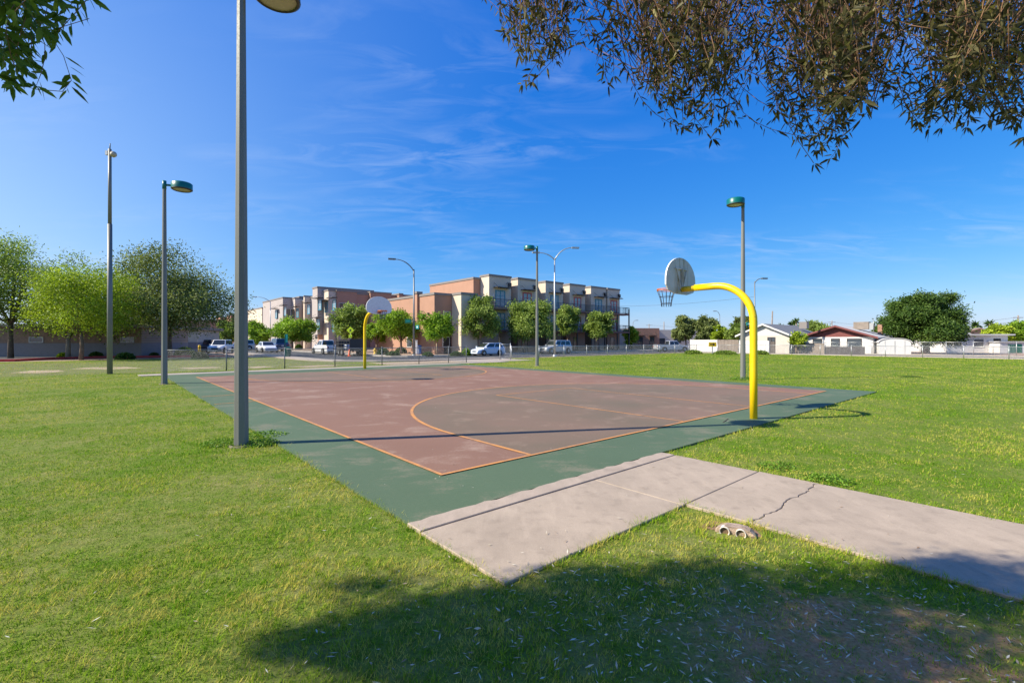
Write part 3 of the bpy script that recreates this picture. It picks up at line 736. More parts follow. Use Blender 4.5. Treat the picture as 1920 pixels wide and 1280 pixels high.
# -- block of the same kind along the side street
vb = 87.0
o = (29.5, vb)
T2 = bldg('apartment_building', 29.5, vb, 'three storey beige and grey apartment block along the side street, left of the far hoop')
HB2 = 11.3
def vx(x, u): return v_at(x,u)
va, vbb, vc, vd, ve, vf, vg = vb, vx(606,29.5), vx(588,28.6), vx(571,28.9), vx(553,28.9), vx(527,28.2), vx(508,28.2)
blk(T2, 29.5, 40, vb, vbb, HB2, 'stucco', o=o)
blk(T2, 28.4, 40, vbb+.01, vc, HB2+.75, 'greystucco', 2.9, o=o); blk(T2, 29.4, 40, vbb+.01, vc, 2.88, 'salmon', cap=False, o=o)
blk(T2, 30.2, 40, vc+.01, vx(581,30.2), HB2-.5, 'greystucco', o=o)
blk(T2, 28.9, 40, vx(581,30.2)+.02, vd, HB2-.3, 'stucco', o=o)
blk(T2, 30.4, 40, vd+.01, vx(565,30.4), HB2-.9, 'tan', o=o)
blk(T2, 28.9, 40, vx(565,30.4)+.02, ve, HB2-.3, 'stucco', o=o)
blk(T2, 30.0, 42, ve+.4, ve+6, HB2+.1, 'greystucco', o=o)
blk(T2, 28.0, 42, ve+6.02, vf+16, HB2+.2, 'greystucco', o=o)
blk(T2, 27.8, 42, vf+16.02, vf+34, HB2-1.2, 'stucco', o=o)
for (x, u, z) in ((612,29.5,7.2),(627,29.5,7.4),(627,29.5,3.4),(579,28.9,7.2),(579,28.9,3.4),(558,28.9,6.8),(600,28.4,7.6),(597,28.4,3.9),(535,28.0,7.4),(518,27.8,7.0)):
    v = vx(x,u); 
    window(T2, 's', v-o[1], u-o[0]-.003, z, 1.7, 2.0, 'teal', 1, 2); canopy(T2, u-o[0], v-o[1], z+2.25, 3.4, 's')
for (x, u, z) in ((613,29.5,5.4),(622,29.5,5.0),(574,28.9,5.4)): walllamp(T2, u-o[0], vx(x,u)-o[1], z, 's')
# shaded front, stepping back along u
ua = [u_at(x, vb) for x in (630,668,691,697,730,745,752,775)]
blk(T2, 40.02, ua[2], vb-.2, vb+12, HB2-.1, 'salmon', o=o) if ua[2] > 40.1 else None
blk(T2, ua[0]+.01, ua[1], vb-.35, vb-.004, HB2, 'salmon', 6.0, o=o)
blk(T2, ua[0]+.01, ua[1]-3, vb-.9, vb-.35, 6.0, 'greystucco', o=o, cap=False)
blk(T2, ua[1]+.01, ua[2], vb-.1, vb+10, HB2-.35, 'salmon', o=o)
blk(T2, ua[2]+.01, ua[4], vb-.9, vb+10, HB2+.1, 'salmon', o=o)
blk(T2, ua[4]+.01, ua[5], vb+.4, vb+10, HB2-.2, 'salmon', o=o)
blk(T2, ua[5]+.01, ua[6], vb-.8, vb+10, HB2+.15, 'salmon', o=o)
blk(T2, ua[6]+.01, ua[7], vb+.3, vb+10, HB2+.05, 'salmon', o=o)
window(T2, 'f', u_at(649,vb)-o[0], -.36, 7.2, 3.2, 1.9, 'white', 2, 2); window(T2, 'f', u_at(679,vb)-o[0], -.105, 6.9, 1.9, 1.9, 'white', 1, 2)
window(T2, 'f', u_at(733,vb)-o[0], .397, 6.9, 1.9, 1.9, 'white', 1, 2)
window(T2, 'f', u_at(536,ve+.4)-o[0]+1.5, ve+.4-o[1]-.003, 6.4, 3.0, 2.4, 'white', 3, 1)
m = MB()
T3 = bldg('apartment_building', 27, 150, 'low pink apartment row far down the side street')
for k, (a, b, h) in enumerate(((0,9,8.6),(9.1,15,9.4),(15.1,26,8.8),(26.1,34,9.6))):
    MB().box(-1.2 if k % 2 else 0, 20, a, b, -.05, h).build('wall', MAT['salmon'], T3); window(T3, 's', (a+b)/2, (-1.2 if k % 2 else 0)-.003, 5.2, 1.8, 2, 'white', 2, 1)
T4 = bldg('apartment_building', -6, 178, 'tan flat roofed building at the far end of the side street')
MB().box(0,34,0,14,-.05,8.5).build('wall', MAT['tan'], T4)
for k in range(4): window(T4, 'f', 4+k*8, -.003, 4.5, 2.2, 2.0, 'dark', 2, 1)

# ------------------------------------------------------------------ low buildings
def at(x, d, z=0.0): return Vector((wx(x,d), d, z))
Bk = thing('brick_building', at(-40,50), 'low brown brick building with grey base behind the trees on the left', 'building', None, R(9))
Wd = 15.5
MB().box(-14,Wd,0,10,-.05,1.45).build('base_wall', MAT['mauve'], Bk); MB().box(-14,Wd,.05,10,1.454,3.2).build('wall', MAT['brick'], Bk); MB().box(-14.4,Wd+.4,-.4,10.4,3.204,3.5).build('roof', MAT['cap'], Bk)
for x in (5.5, 14.3, -4): window(Bk, 'f', x-.2, .047, 1.5, 1.35, .62, 'white', 1, 1)
MB().box(-1.0,-.75,-.18,-.004,0,3.2).build('downpipe', MAT['cap'], Bk)
Bg = thing('stucco_building', at(180,66), 'low mauve grey stucco building with dark entry seen under the dark tree', 'building', None, R(14))
MB().box(0,12.5,0,9,-.05,1.5).build('base_wall', MAT['mauve'], Bg); MB().box(0,12.5,.05,9,1.504,3.3).build('wall', MAT['stucco'], Bg); MB().box(-.4,13,-.5,9.4,3.304,3.7).build('roof', MAT['cap'], Bg)
for x in (5.8, 9.0): window(Bg, 'f', x, .047, 1.55, 1.4, .9, 'white', 2, 1)
MB().box(.3,2.2,-.06,-.004,0,2.2).build('door', MAT['shade'], Bg)

Br = thing('brick_shop', at(1186,98), 'low orange brick building with two dark windows beyond the apartments', 'building', None, R(6))
MB().box(0,5.8,0,12,-.05,4.3).build('wall', MAT['redbrick'], Br); MB().box(-3,-.01,1.5,12,-.05,4.2).build('side_wall', MAT['stucco'], Br)
for x in (1.7,4.2): window(Br, 'f', x, -.003, 1.0, 1.0, 1.5, 'dark', 2, 1); canopy(Br, x, 0, 2.7, 1.5)
Bc = thing('cream_building', at(1233,100), 'low cream stucco building beside the orange brick one', 'building', None, R(6))
MB().box(0.05,9,0,12,-.05,4.0).build('wall', MAT['cream'], Bc); window(Bc, 'f', 1.0, -.003, .6, 1.2, 1.6, 'dark', 1, 1); window(Bc, 'f', 4.4, -.003, 1.2, 1.6, 1.2, 'dark', 2, 1)
canopy(Bc, 4.4, 0, 2.6, 2.2)

def gable(t, w, d, h, r, wall, roofm, gablem, over=.45, front=True):
    """front gable facing -y, ridge along y"""
    MB().box(-w/2,w/2,0,d,-.05,h).build('wall', MAT[wall], t)
    MB().plate([(-w/2,h+.003),(w/2,h+.003),(0,h+r)], .02, .2).build('gable', MAT[gablem], t)
    s = r/(w/2); x = w/2+over; z1 = h + r + .02; z0 = z1 - s*x; th = .16
    m = MB()
    m.plate([(-x,z0),(0,z1),(0,z1+th),(-x,z0+th)], -over, d+over); m.build('roof', MAT[roofm], t)
    m = MB(); m.plate([(x,z0),(x,z0+th),(0,z1+th),(0,z1)], -over, d+over); m.build('roof', MAT[roofm], t)
    m = MB(); y = -over-.03
    m.plate([(-x-.02,z0-.06),(0,z1-.06),(0,z1+th+.02),(-x-.02,z0+th+.02)], y, y+.028); m.plate([(x+.02,z0-.06),(x+.02,z0+th+.02),(0,z1+th+.02),(0,z1-.06)], y, y+.028)
    m.build('fascia', MAT[gablem if gablem != 'cream' else 'whitewall'], t)
H1 = thing('white_house', at(1432,66), 'white gabled house with grey shingle roof behind the yellow hoop pole', 'house', None, TH-pi/2)
gable(H1, 6.6, 12, 2.45, 1.45, 'cream', 'roofgrey', 'whitewall')
window(H1, 'f', 1.0, -.003, 1.2, 1.0, 1.0, 'dark', 2, 1); MB().obox((2.2,9,4.0), (1.0,1.0,1.0)).build('roof_cooler', MAT['cap'], H1)
H2 = thing('red_gable_house', at(1568,63), 'white house with maroon gable and pale roof carrying a cooler box', 'house', None, TH-pi/2)
gable(H2, 8.0, 7.5, 2.2, 1.35, 'whitewall', 'roofpale', 'maroon', .6)
for x, w in ((-2.2,1.1),(-.1,1.0),(2.0,1.6)): window(H2, 'f', x, -.003, .5 if w < 1.5 else .9, w, 1.5 if w < 1.5 else 1.1, 'dark', 1, 1)
MB().obox((1.9,4.2,3.75), (1.7,1.2,1.0)).build('roof_cooler', MAT['wood'], H2); MB().obox((3.0,4.2,3.65), (.4,1.0,.9)).build('cooler_duct', MAT['galv'], H2)
MB().tube([(3.4,3,2.6),(3.4,3,4.6)], .03, 5).build('antenna', MAT['galv'], H2)
MB().box(-7.6,-4.31,.6,8,-.05,2.3).build('carport_wall', MAT['whitewall'], H2)
MB().box(3.2,3.7,6.2,6.7,2.2,3.9).build('chimney', MAT['salmon'], H2)
SH = thing('garden_shed', at(1678,57.5), 'small white shed with rounded barrel roof behind the fence', 'shed', None, R(-31))
aw = 1.52
pl = [(-aw,0),(aw,0)] + [(aw*cos(a), 1.45+.5*sin(a)) for a in np.linspace(0,pi,15)]
MB().plate(pl, 0, 3.0).build('wall', MAT['whitewall'], SH)
m = MB(); ra = [((aw+.06)*cos(a), 1.47+.55*sin(a)) for a in np.linspace(0,pi,15)]
for p, q in zip(ra[:-1], ra[1:]): m.plate([p, (p[0]*1.03,p[1]+.04), (q[0]*1.03,q[1]+.04), q], -.08, 3.1)
m.build('roof', MAT['whitewall'], SH)
MB().box(-.02,.02,-.02,-.003,.1,1.7).build('door_seam', MAT['darkgalv'], SH)
for x in (-.95,.95): MB().box(x-.015,x+.015,-.015,-.003,.1,1.7).build('door_seam', MAT['darkgalv'], SH)
H3 = thing('long_white_house', at(1848,68), 'long low white house with flat pale roof at the right, beside the big round tree', 'house', None, R(-8))
MB().box(-5.0,2.8,0,9,-.05,2.45).build('wall', MAT['whitewall'], H3); MB().box(-5.4,3.3,-.6,9.4,2.454,2.66).build('roof', MAT['roofpale'], H3)
m = MB(); m.plate([(-5.2,2.67),(-1.0,2.67),(-2.2,3.4),(-4.2,3.4)], 1.0, 7); m.build('raised_roof', MAT['roofpale'], H3)
window(H3, 'f', -.9, -.003, .75, 1.35, 1.25, 'white', 1, 1); window(H3, 'f', -3.6, -.003, .8, 1.2, 1.1, 'white', 1, 1); MB().box(1.0,1.9,-.05,-.004,0,2.0).build('door', MAT['shade'], H3)
H4 = thing('tan_house', at(1835,110), 'tan hipped roof house far behind the long white house', 'house', None, R(-10))
gable(H4, 11, 9, 2.8, 1.7, 'tan', 'wood', 'tan')
H5 = thing('white_outbuilding', at(1893,66), 'small white outbuilding at the right edge behind the fence', 'building', None, R(-8))
MB().box(-1.2,2.2,0,4,-.05,1.5).build('wall', MAT['whitewall'], H5); MB().box(-1.4,2.4,-.2,4.2,1.504,1.62).build('roof', MAT['roofpale'], H5); MB().box(-.2,1.5,-.04,-.003,0,1.25).build('door', MAT['bingreen'], H5)

def wall_line(name, x0, x1, d0, d1, h, mat, label, cat='wall', seg=None, nm='panel'):
    a, b = at(x0,d0), at(x1,d1); L = (b-a).length; ang = math.atan2(b.y-a.y, b.x-a.x)
    t = thing(name, a, label, cat, None, ang); n = seg or max(1,int(L/2.4))
    for i in range(n):
        MB().box(L*i/n+.01, L*(i+1)/n-.01, 0, .16, -.05, h + (.0 if seg == 1 else random.uniform(-.03,.03))).build(nm, MAT[mat], t)
    MB().box(-.03,.03,-.03,.19,-.05,h+.1).build('post', MAT[mat], t)
    return t
wall_line('garden_wall', 1294, 1345, 76, 72, 1.85, 'whitewall', 'white rendered garden wall behind the yellow arrow sign')
wall_line('board_fence', 1346, 1384, 72, 70, 1.85, 'wood', 'grey weathered board fence right of the white garden wall', 'fence', 6, 'board')
wall_line('garden_wall', 1386, 1442, 66, 62.5, 1.7, 'whitewall', 'white garden wall in front of the grey roofed house')
wall_line('board_fence', 1444, 1476, 65, 64.5, 1.6, 'wood', 'brown board gate fence in front of the grey roofed house', 'fence', 8, 'board')
wall_line('block_wall', 1478, 1545, 64.5, 61, 1.35, 'wood', 'brown grey block wall between the two gabled houses')
wall_line('block_wall', 1546, 1622, 57.5, 57, .95, 'wood', 'low grey brown wall in front of the maroon gabled house')

# ------------------------------------------------------------------ trees in the distance and on the street
g1 = 'mesquite trees by the left building'
tree_px('mesquite_tree', 20, 47, -90, 140, 440, 643, 'tall spreading tree at the left edge of the photo, dark below and pale above', 'leaf_olive', g1, trunk_r=.2, n_cl=190, per=60)
tree_px('mesquite_tree', 152, 42.5, 40, 262, 494, 638, 'bright yellow green tree with forked trunk in front of the brick building', 'leaf_lime', g1, trunk_r=.15, n_cl=150, per=60)
tree_px('mesquite_tree', 128, 48, 60, 190, 540, 634, 'slender pale trunked tree behind the yellow green tree', 'leaf_lime', g1, barkm='palebark', trunk_r=.2)
tree_px('mesquite_tree', 318, 50, 205, 436, 466, 646, 'big dark grey green tree behind the second court lamp', 'leaf_grey', g1, trunk_r=.24, n_cl=230, per=64)
tree_px('mesquite_tree', 236, 56, 185, 290, 522, 640, 'yellow green tree between the flood pole and the dark tree', 'leaf_lime', g1)
tree_px('small_tree', 425, 100, 405, 452, 598, 645, 'small olive tree left of the big lamp pole, far off', 'leaf_olive', n_cl=50)
g2 = 'street trees in front of the apartments'
sv = 43.6
def st(x, x0, x1, y0, y1, label, mat, v=sv, **k):
    p = uv(u_at(x,v), v); return tree_px('street_tree', x, p.y, x0, x1, y0, y1, label, mat, g2, barkm='palebark', trunk_r=.09, **k)
tree_px('street_tree', 486, 100, 462, 512, 606, 646, 'farthest fresh green street tree on the side street', 'leaf_fresh', g2)
tree_px('street_tree', 548, 84, 510, 588, 598, 643, 'round fresh green tree left of the pickup and trailer', 'leaf_fresh', g2)
tree_px('street_tree', 662, 72, 626, 700, 576, 640, 'olive green tree behind the pedestrian crossing sign', 'leaf_olive', g2)
tree_px('street_tree', 706, 70, 684, 728, 608, 642, 'small fresh green tree right behind the far hoop', 'leaf_fresh', g2, n_cl=60)
tree_px('street_tree', 752, 62, 706, 784, 576, 640, 'wide light green tree left of the single arm street light', 'leaf_fresh', g2)
tree_px('street_tree', 775, 68, 748, 800, 562, 612, 'sparse olive tree right behind the single arm street light', 'leaf_olive', g2, n_cl=40)
st(819, 782, 856, 586, 642, 'bright green round tree between the street light and the white hatchback', 'leaf_fresh')
st(900, 864, 940, 556, 640, 'tall yellow olive tree behind the white hatchback', 'leaf_olive')
st(984, 944, 1042, 562, 640, 'wide olive tree behind the third court lamp', 'leaf_olive', n_cl=120)
st(1064, 1040, 1088, 574, 634, 'olive tree with its crown just right of the twin arm street light pole', 'leaf_olive')
st(1118, 1096, 1150, 582, 636, 'dark olive round tree before the last apartment tower', 'leaf_olive')
tree_px('small_tree', 1184, 92, 1168, 1198, 616, 648, 'small yellow green tree at the right end of the apartments', 'leaf_lime', n_cl=40)
tree_px('willow_tree', 1286, 86, 1263, 1306, 590, 642, 'grey green weeping tree beside the cream building', 'leaf_grey', 'weeping trees past the street', droop=-1.2)
tree_px('willow_tree', 1322, 84, 1302, 1346, 592, 643, 'rounder grey green weeping tree behind the white garden wall', 'leaf_grey', 'weeping trees past the street', droop=-1.2)
tree_px('small_tree', 1350, 82, 1334, 1366, 608, 644, 'orange tinged citrus tree behind the arrow sign', 'leaf_lime', n_cl=45)
tree_px('small_tree', 1376, 80, 1360, 1398, 606, 644, 'olive green tree left of the fourth court lamp', 'leaf_olive', n_cl=50)
tree_px('small_tree', 1388, 120, 1374, 1412, 594, 622, 'brownish tree top behind the fourth court lamp', 'leaf_grey', n_cl=40)
tree_px('small_tree', 1493, 63, 1480, 1512, 624, 650, 'ragged shrubby tree between the two gabled houses', 'leaf_lime', n_cl=36)
tree_px('small_tree', 1532, 98, 1505, 1562, 605, 640, 'wide pale green tree behind the maroon gabled house', 'leaf_olive', n_cl=60)
tree_px('ficus_tree', 1735, 63, 1658, 1810, 551, 655, 'huge dense dark green round tree behind the white shed', 'leaf_dark', n_cl=210, per=130, trunk_r=.4, spread=.46)
tree_px('small_tree', 1645, 90, 1632, 1660, 612, 640, 'dark tree at the left foot of the big round tree', 'leaf_dark', n_cl=40)
tree_px('small_tree', 1862, 84, 1845, 1892, 608, 642, 'bright yellow green tree behind the long white house', 'leaf_lime', n_cl=70)
tree_px('small_tree', 1905, 84, 1885, 1935, 604, 646, 'bright green tree at the right edge of the photo', 'leaf_fresh', n_cl=70)
for i, (a, b, y, d, mt) in enumerate(((1438,1480,618,170,'leaf_olive'),(1555,1600,622,170,'leaf_olive'),(1300,1340,622,190,'leaf_dark'),(1795,1835,616,150,'leaf_olive'),(1180,1240,634,190,'leaf_olive'))):
    tree_px('distant_tree', (a+b)/2, d, a, b, y, 646, ('olive tree on the skyline behind the white gabled house','olive tree on the skyline right of the maroon gable','dark tree on the skyline behind the weeping trees','olive tree on the skyline right of the big round tree','low olive tree on the skyline behind the orange brick building')[i], mt, n_cl=40)

def palm(x, d, y, label):
    z = hz(y, d); t = thing('palm_tree', at(x,d), label, 'palm', 'fan palms on the skyline')
    MB().tube([(0,0,0),(.1,0,z*.5),(0,0,z)], [.25,.2,.18], 7).build('trunk', MAT['palebark'], t)
    r = np.random.default_rng(int(x)); n = 46; dd = r.normal(size=(n,3)); dd[:,2] = dd[:,2]*.8+.1
    dd /= np.linalg.norm(dd,axis=1,keepdims=True)
    Vx, Fc = leaf_quads(np.tile([[0,0,z]],(n,1)), dd, 1.9, .55, r)
    link('crown', np_mesh('crown', Vx, Fc, MAT['leaf_dark'], np.repeat(r.random(n)*.6,4)), t)
for x, d, y, l in ((1463,190,613,'left fan palm of the skyline row behind the white gabled house'),(1485,190,607,'second fan palm of the skyline row behind the white gabled house'),(1493,185,603,'tallest fan palm of the skyline row'),(1503,195,610,'short fan palm right of the tallest one'),
                   (1517,190,607,'rightmost fan palm of the skyline row left of the maroon gable'),(1830,150,609,'fan palm left of the yellow green tree at the right'),(1855,160,607,'fan palm behind the yellow green tree at the right')):
    palm(x, d, y, l)

# bushes
def bush(x, y, w, h, label, mat='leaf_dark', d=None):
    b = gp(x,y) if d is None else at(x,d); d = b.y; s = d/F; rx = w*s/2; zh = h*s
    t = thing('bush', b, label, 'bush', 'bushes along streets and walls')
    r = np.random.default_rng(int(x*3+y)); n = 900
    q = r.normal(size=(n,3)); q /= np.linalg.norm(q,axis=1,keepdims=True); q[:,2] = np.abs(q[:,2])
    p = q*np.array([rx,rx*.8,zh])*(.7+.35*r.random((n,1)))
    Vx, Fc = leaf_quads(p, q+r.normal(size=(n,3))*.6, .22, .13, r)
    link('foliage', np_mesh('foliage', Vx, Fc, MAT[mat], np.repeat(np.clip(r.normal(.45,.22,n),0,1),4)), t)
    MB().tube([(0,0,-.05),(0,0,zh*.6)], .04, 6).build('stem', MAT['bark'], t)
for a in ((168,665,16,10,'clipped bush under the yellow green tree'),(180,668.5,18,7,'low mounded bush in front of the clipped one'),(196,664,17,12,'round bush left of the flood pole'),(217,664,15,12,'round bush right of the flood pole'),(235,673,28,10,'wide low bush beyond the red curb'),(289,667,12,4,'tiny bush near the second court lamp'),
          (347,666,34,14,'pale hedge behind the fence left of the white parked car','leaf_olive'),(375,671,24,10,'dark low bush behind the fence'),(718,666,20,12,'bush right of the yellow hydrant'),(737,668,24,8,'low bush right of the hydrant bush'),(752,662,20,10,'bush by the single arm street light'),(802,668,18,6,'low bush between two street trees'),
          (874,666.5,15,12,'bright clipped bush left of the white hatchback','leaf_fresh'),(856,667,22,6,'flat bush left of the bright clipped bush'),(600,657,14,7,'small bush behind the white pickup'),(560,655,12,9,'bush behind the green bin'),(118,669,14,6,'pale yellow bush by the brick wall','leaf_lime'),(1360,664.5,40,6,'ragged weeds under the board fence','leaf_olive'),(1300,663.5,30,6,'ragged weeds under the white garden wall','leaf_olive'),(1425,664.5,30,6,'ragged weeds right of the fourth court lamp','leaf_olive')):
    bush(*a)

# ------------------------------------------------------------------ vehicles
def wheel_parts(t, x, y, r, w):
    m = MB().lathe([(r*.55,-w/2),(r*.93,-w/2),(r,-w/2+.03),(r,w/2-.03),(r*.93,w/2),(r*.55,w/2)], 20, (0,0,0), 'y')
    o = m.build('wheel', MAT['tyre'], t, (x,y,r))
    s = 1 if y > 0 else -1
    k = MB().lathe([(.001,s*(w/2-.02)),(r*.25,s*(w/2+.0)),(r*.58,s*(w/2-.03))], 16, (0,0,0), 'y'); k.build('rim', MAT['rim'], o)
def loft(st):
    """stations (x, half width, z bottom, z shoulder, z top, half width at top)"""
    m = MB(); vs = []
    for (x, w, zb, zs, zt, wt) in st:
        ring = [(-w*.86,zb),(-w,zb+.12),(-w,zs),(-wt,zt),(wt,zt),(w,zs),(w,zb+.12),(w*.86,zb)]
        vs += [(x,y,z) for y, z in ring]
    n = 8
    fs = [(i*n+k, (i+1)*n+k, (i+1)*n+(k+1)%n, i*n+(k+1)%n) for i in range(len(st)-1) for k in range(n)]
    fs += [tuple(range(n)), tuple(range(len(st)*n-1, len(st)*n-n-1, -1))]
    m.add(vs, fs); return m
def quadplate(m, a, b, c, d, off):
    a, b, c, d = map(Vector, (a,b,c,d)); nrm = (b-a).cross(d-a).normalized()*off
    q = [a,b,c,d]; ctr = (a+b+c+d)/4
    vs = [p + nrm for p in q] + [p - nrm*.2 for p in q]
    m.add(vs, [(0,1,2,3),(7,6,5,4),(0,4,5,1),(1,5,6,2),(2,6,7,3),(3,7,4,0)])
def car(name, loc, rz, kind, paint, label, cat, group='cars parked along the streets', scale=1.0):
    t = thing(name, loc, label, cat, group, rz); t.scale = (scale,)*3
    P = dict(   # length, half width, belt, roof, hood z, cabin: base rear/front, roof rear/front, wheel r
        sedan=(4.5,.88,.92,1.44,.86,-1.55,1.15,-.95,.35,.32), hatch=(4.1,.86,.95,1.5,.90,-1.95,1.25,-1.55,.30,.31),
        suv=(5.0,.97,1.12,1.86,1.08,-2.38,1.05,-2.2,.45,.39), pickup=(5.7,.98,1.12,1.86,1.10,-.75,1.30,-.6,.75,.39))[kind]
    L, W, zb, zr, zh, cr, cf, rr_, rf, wr = P
    a = L/2; lo = wr*.62
    tail = zb if kind != 'pickup' else zb-.02
    st = [(-a,W*.86,lo+.12,tail-.18,tail-.06,W*.76),(-a+.1,W*.96,lo,tail-.08,tail,W*.88),(cr,W,lo-.02,zb-.06,zb,W*.92),(cf,W,lo-.02,zb-.06,zb,W*.92),(a-.75,W*.97,lo,zh-.14,zh-.04,W*.84),(a-.14,W*.9,lo+.02,zh-.28,zh-.16,W*.72),(a,W*.8,lo+.12,zh-.38,zh-.28,W*.62)]
    o = loft(st).build('body', MAT[paint], t)
    b = o.modifiers.new('soft','BEVEL'); b.width = .05; b.segments = 2; b.limit_method = 'ANGLE'; b.angle_limit = R(25)
    wt, wb_ = W*.74, W*.90
    cab = MB(); q = [(cr,-wb_,zb-.02),(cf,-wb_,zb-.02),(cf,wb_,zb-.02),(cr,wb_,zb-.02),(rr_,-wt,zr),(rf,-wt,zr),(rf,wt,zr),(rr_,wt,zr)]
    cab.add(q, [(4,5,6,7),(0,1,5,4),(1,2,6,5),(2,3,7,6),(3,0,4,7)])
    co = cab.build('cabin', MAT[paint], t); b = co.modifiers.new('soft','BEVEL'); b.width = .06; b.segments = 2; b.limit_method = 'ANGLE'
    lerp = lambda p, q, k: Vector(p) + (Vector(q)-Vector(p))*k
    def face(i0, i1, i2, i3, x0, x1, z0, z1, nm):
        A, B, Cc, D = (Vector(q[i]) for i in (i0,i1,i2,i3))
        pt = lambda s, z: lerp(lerp(A,B,s), lerp(D,Cc,s), z)
        m = MB(); quadplate(m, pt(x0,z0), pt(x1,z0), pt(x1,z1), pt(x0,z1), .012); m.build(nm, MAT['darkglass'], t)
    face(1,2,6,5,.06,.94,.1,.92,'windscreen'); face(3,0,4,7,.08,.92,.14,.88,'rear_window')
    cuts = ((.07,.48),(.53,.93)) if kind in ('sedan','hatch','pickup') else ((.06,.33),(.37,.64),(.68,.93))
    for x0, x1 in cuts:
        face(0,1,5,4,x0,x1,.14,.86,'side_window'); face(2,3,7,6,1-x1,1-x0,.14,.86,'side_window')
    if kind == 'pickup':
        m = MB(); m.box(-a+.16,cr-.12,-W*.78,W*.78,zb+.002,zb+.01); m.build('bed_floor', MAT['plastic'], t)
        m = MB()
        for s in (-1,1): m.box(-a+.06,cr-.02,s*W*.90-.05,s*W*.90+.05,zb-.01,zb+.10)
        m.box(-a+.04,-a+.12,-W*.84,W*.84,zb-.01,zb+.10); m.build('bed_rail', MAT[paint], t)
    fx = a - .78 - (.06 if kind == 'pickup' else 0); rx = -a + (.95 if kind != 'pickup' else 1.25)
    for x in (fx, rx):
        for s in (-1,1):
            wheel_parts(t, x, s*(W-.10), wr, .24)
            m = MB().lathe([(wr*1.16,s*(W+.004)),(.01,s*(W+.008))], 18, (0,0,0), 'y'); m.build('wheel_arch', MAT['plastic'], t, (x,0,wr+.03))
    for ob in [c for c in COL.objects if c.parent == t and c.name.startswith('wheel') and not c.name.startswith('wheel_arch')]:
        ob.location.y *= (W+.02)/(W-.10)
    for s in (-1,1):
        MB().obox((a-.11,s*W*.62,zh-.34), (.16,.36,.16)).build('headlight', MAT['headlight'], t)
        MB().obox((-a+.06,s*W*.78,tail-.22), (.12,.18,.28 if kind != 'sedan' else .16)).build('tail_light', MAT['taillight'], t)
        MB().obox((cf-.28,s*(W+.09),zb+.08), (.14,.2,.14)).build('mirror', MAT[paint], t)
    MB().obox((a-.04,0,zh-.42), (.10,W*.8,.20)).build('grille', MAT['plastic'], t)
    MB().obox((a+.02,0,lo+.16), (.14,W*1.7,.18)).build('bumper', MAT['chrome' if kind in ('suv','pickup') else paint], t)
    MB().obox((-a-.02,0,lo+.16), (.14,W*1.7,.18)).build('bumper', MAT['chrome' if kind in ('suv','pickup') else paint], t)
    MB().obox((-a-.02,0,tail-.3), (.03,.32,.16)).build('number_plate', MAT['plate'], t)
    return t
kerb = RW1 - 1.25
car('hatchback_car', uv(u_at(915,kerb),kerb,-.01), TH+pi, 'hatch', 'carpale', 'white hatchback parked at the far kerb left of the gate', 'car', scale=.98)
car('estate_car', uv(u_at(1041,kerb),kerb,-.01), TH+pi, 'suv', 'carsilver', 'silver white four wheel drive parked behind the twin arm street light', 'car', scale=.96)
car('pickup_truck', Vector((wx(1258,74),74,-.01)), R(8), 'pickup', 'carsilver', 'silver pickup truck with open bed beyond the field corner', 'pickup', scale=.92)
kv = SW1 - 1.15
car('parked_car', at(414,65,-.01), TH+pi*1.5-.45, 'suv', 'carwhite', 'white four wheel drive facing the court, left of the big lamp pole', 'car')
car('parked_car', at(388,72,-.01), TH+pi*1.5-.4, 'suv', 'cardark', 'dark car parked behind the white four wheel drive', 'car')
car('parked_car', at(332,74,-.01), R(20), 'sedan', 'cardark', 'dark car in shade under the big grey green tree', 'car')
car('parked_car', uv(kv,v_at(521,kv),-.01), TH+pi/2, 'suv', 'carblue', 'dark blue four wheel drive at the kerb of the side street', 'car', scale=1.1)
car('parked_car', uv(kv-3.6,v_at(500,kv-3.6),-.01), TH-pi/2, 'sedan', 'carwhite', 'white saloon next to the dark blue four wheel drive', 'car', scale=1.1)
car('parked_car', at(471,104,-.01), R(200), 'sedan', 'carred', 'dark red car far down the side street right of the big lamp pole', 'car')
car('parked_car', at(484,118,-.01), R(200), 'suv', 'carwhite', 'white van like car behind the dark red car', 'car')
car('parked_car', at(449,84,-.01), R(210), 'suv', 'carsilver', 'silver car half hidden behind the big lamp pole', 'car')
car('parked_car', at(737,74,-.01), R(190), 'sedan', 'carblue', 'dark blue car in shade behind the light green street tree', 'car')
pv = 55.5
car('pickup_truck', uv(kv,pv+1.2,-.01), TH+pi/2, 'pickup', 'carwhite', 'white crew cab pickup towing the black trailer', 'pickup', scale=.97)
# trailer behind it
tr = thing('utility_trailer', uv(kv,pv-6.6,0), 'black utility trailer with railed sides behind the white pickup', 'trailer', None, TH+pi/2)
MB().box(-2.4,2.4,-1.0,1.0,.55,.66).build('bed', MAT['plastic'], tr)
m = MB()
for s in (-1,1):
    for z in (1.0,1.35,1.7): m.box(-2.4,2.4,s*1.0-.03,s*1.0+.03,z-.03,z+.03)
    for k in range(7): m.box(-2.4+.8*k-.03,-2.4+.8*k+.03,s*1.0-.028,s*1.0+.028,.66,1.72)
m.build('side_rail', MAT['plastic'], tr)
MB().box(-2.46,-2.42,-1.0,1.0,.55,1.9).build('tail_gate', MAT['darkmetal'], tr)
MB().box(1.2,2.2,-.8,.8,.664,1.8).build('tool_box', MAT['plastic'], tr)
MB().tube([(2.4,-.8,.6),(3.6,0,.55),(2.4,.8,.6)], .05, 6).build('drawbar', MAT['plastic'], tr)
for x in (-.5,.45):
    for s in (-1,1): wheel_parts(tr, x, s*1.12, .36, .2)
MB().box(-.98,.92,1.06,1.24,.76,.80).build('mudguard', MAT['plastic'], tr)
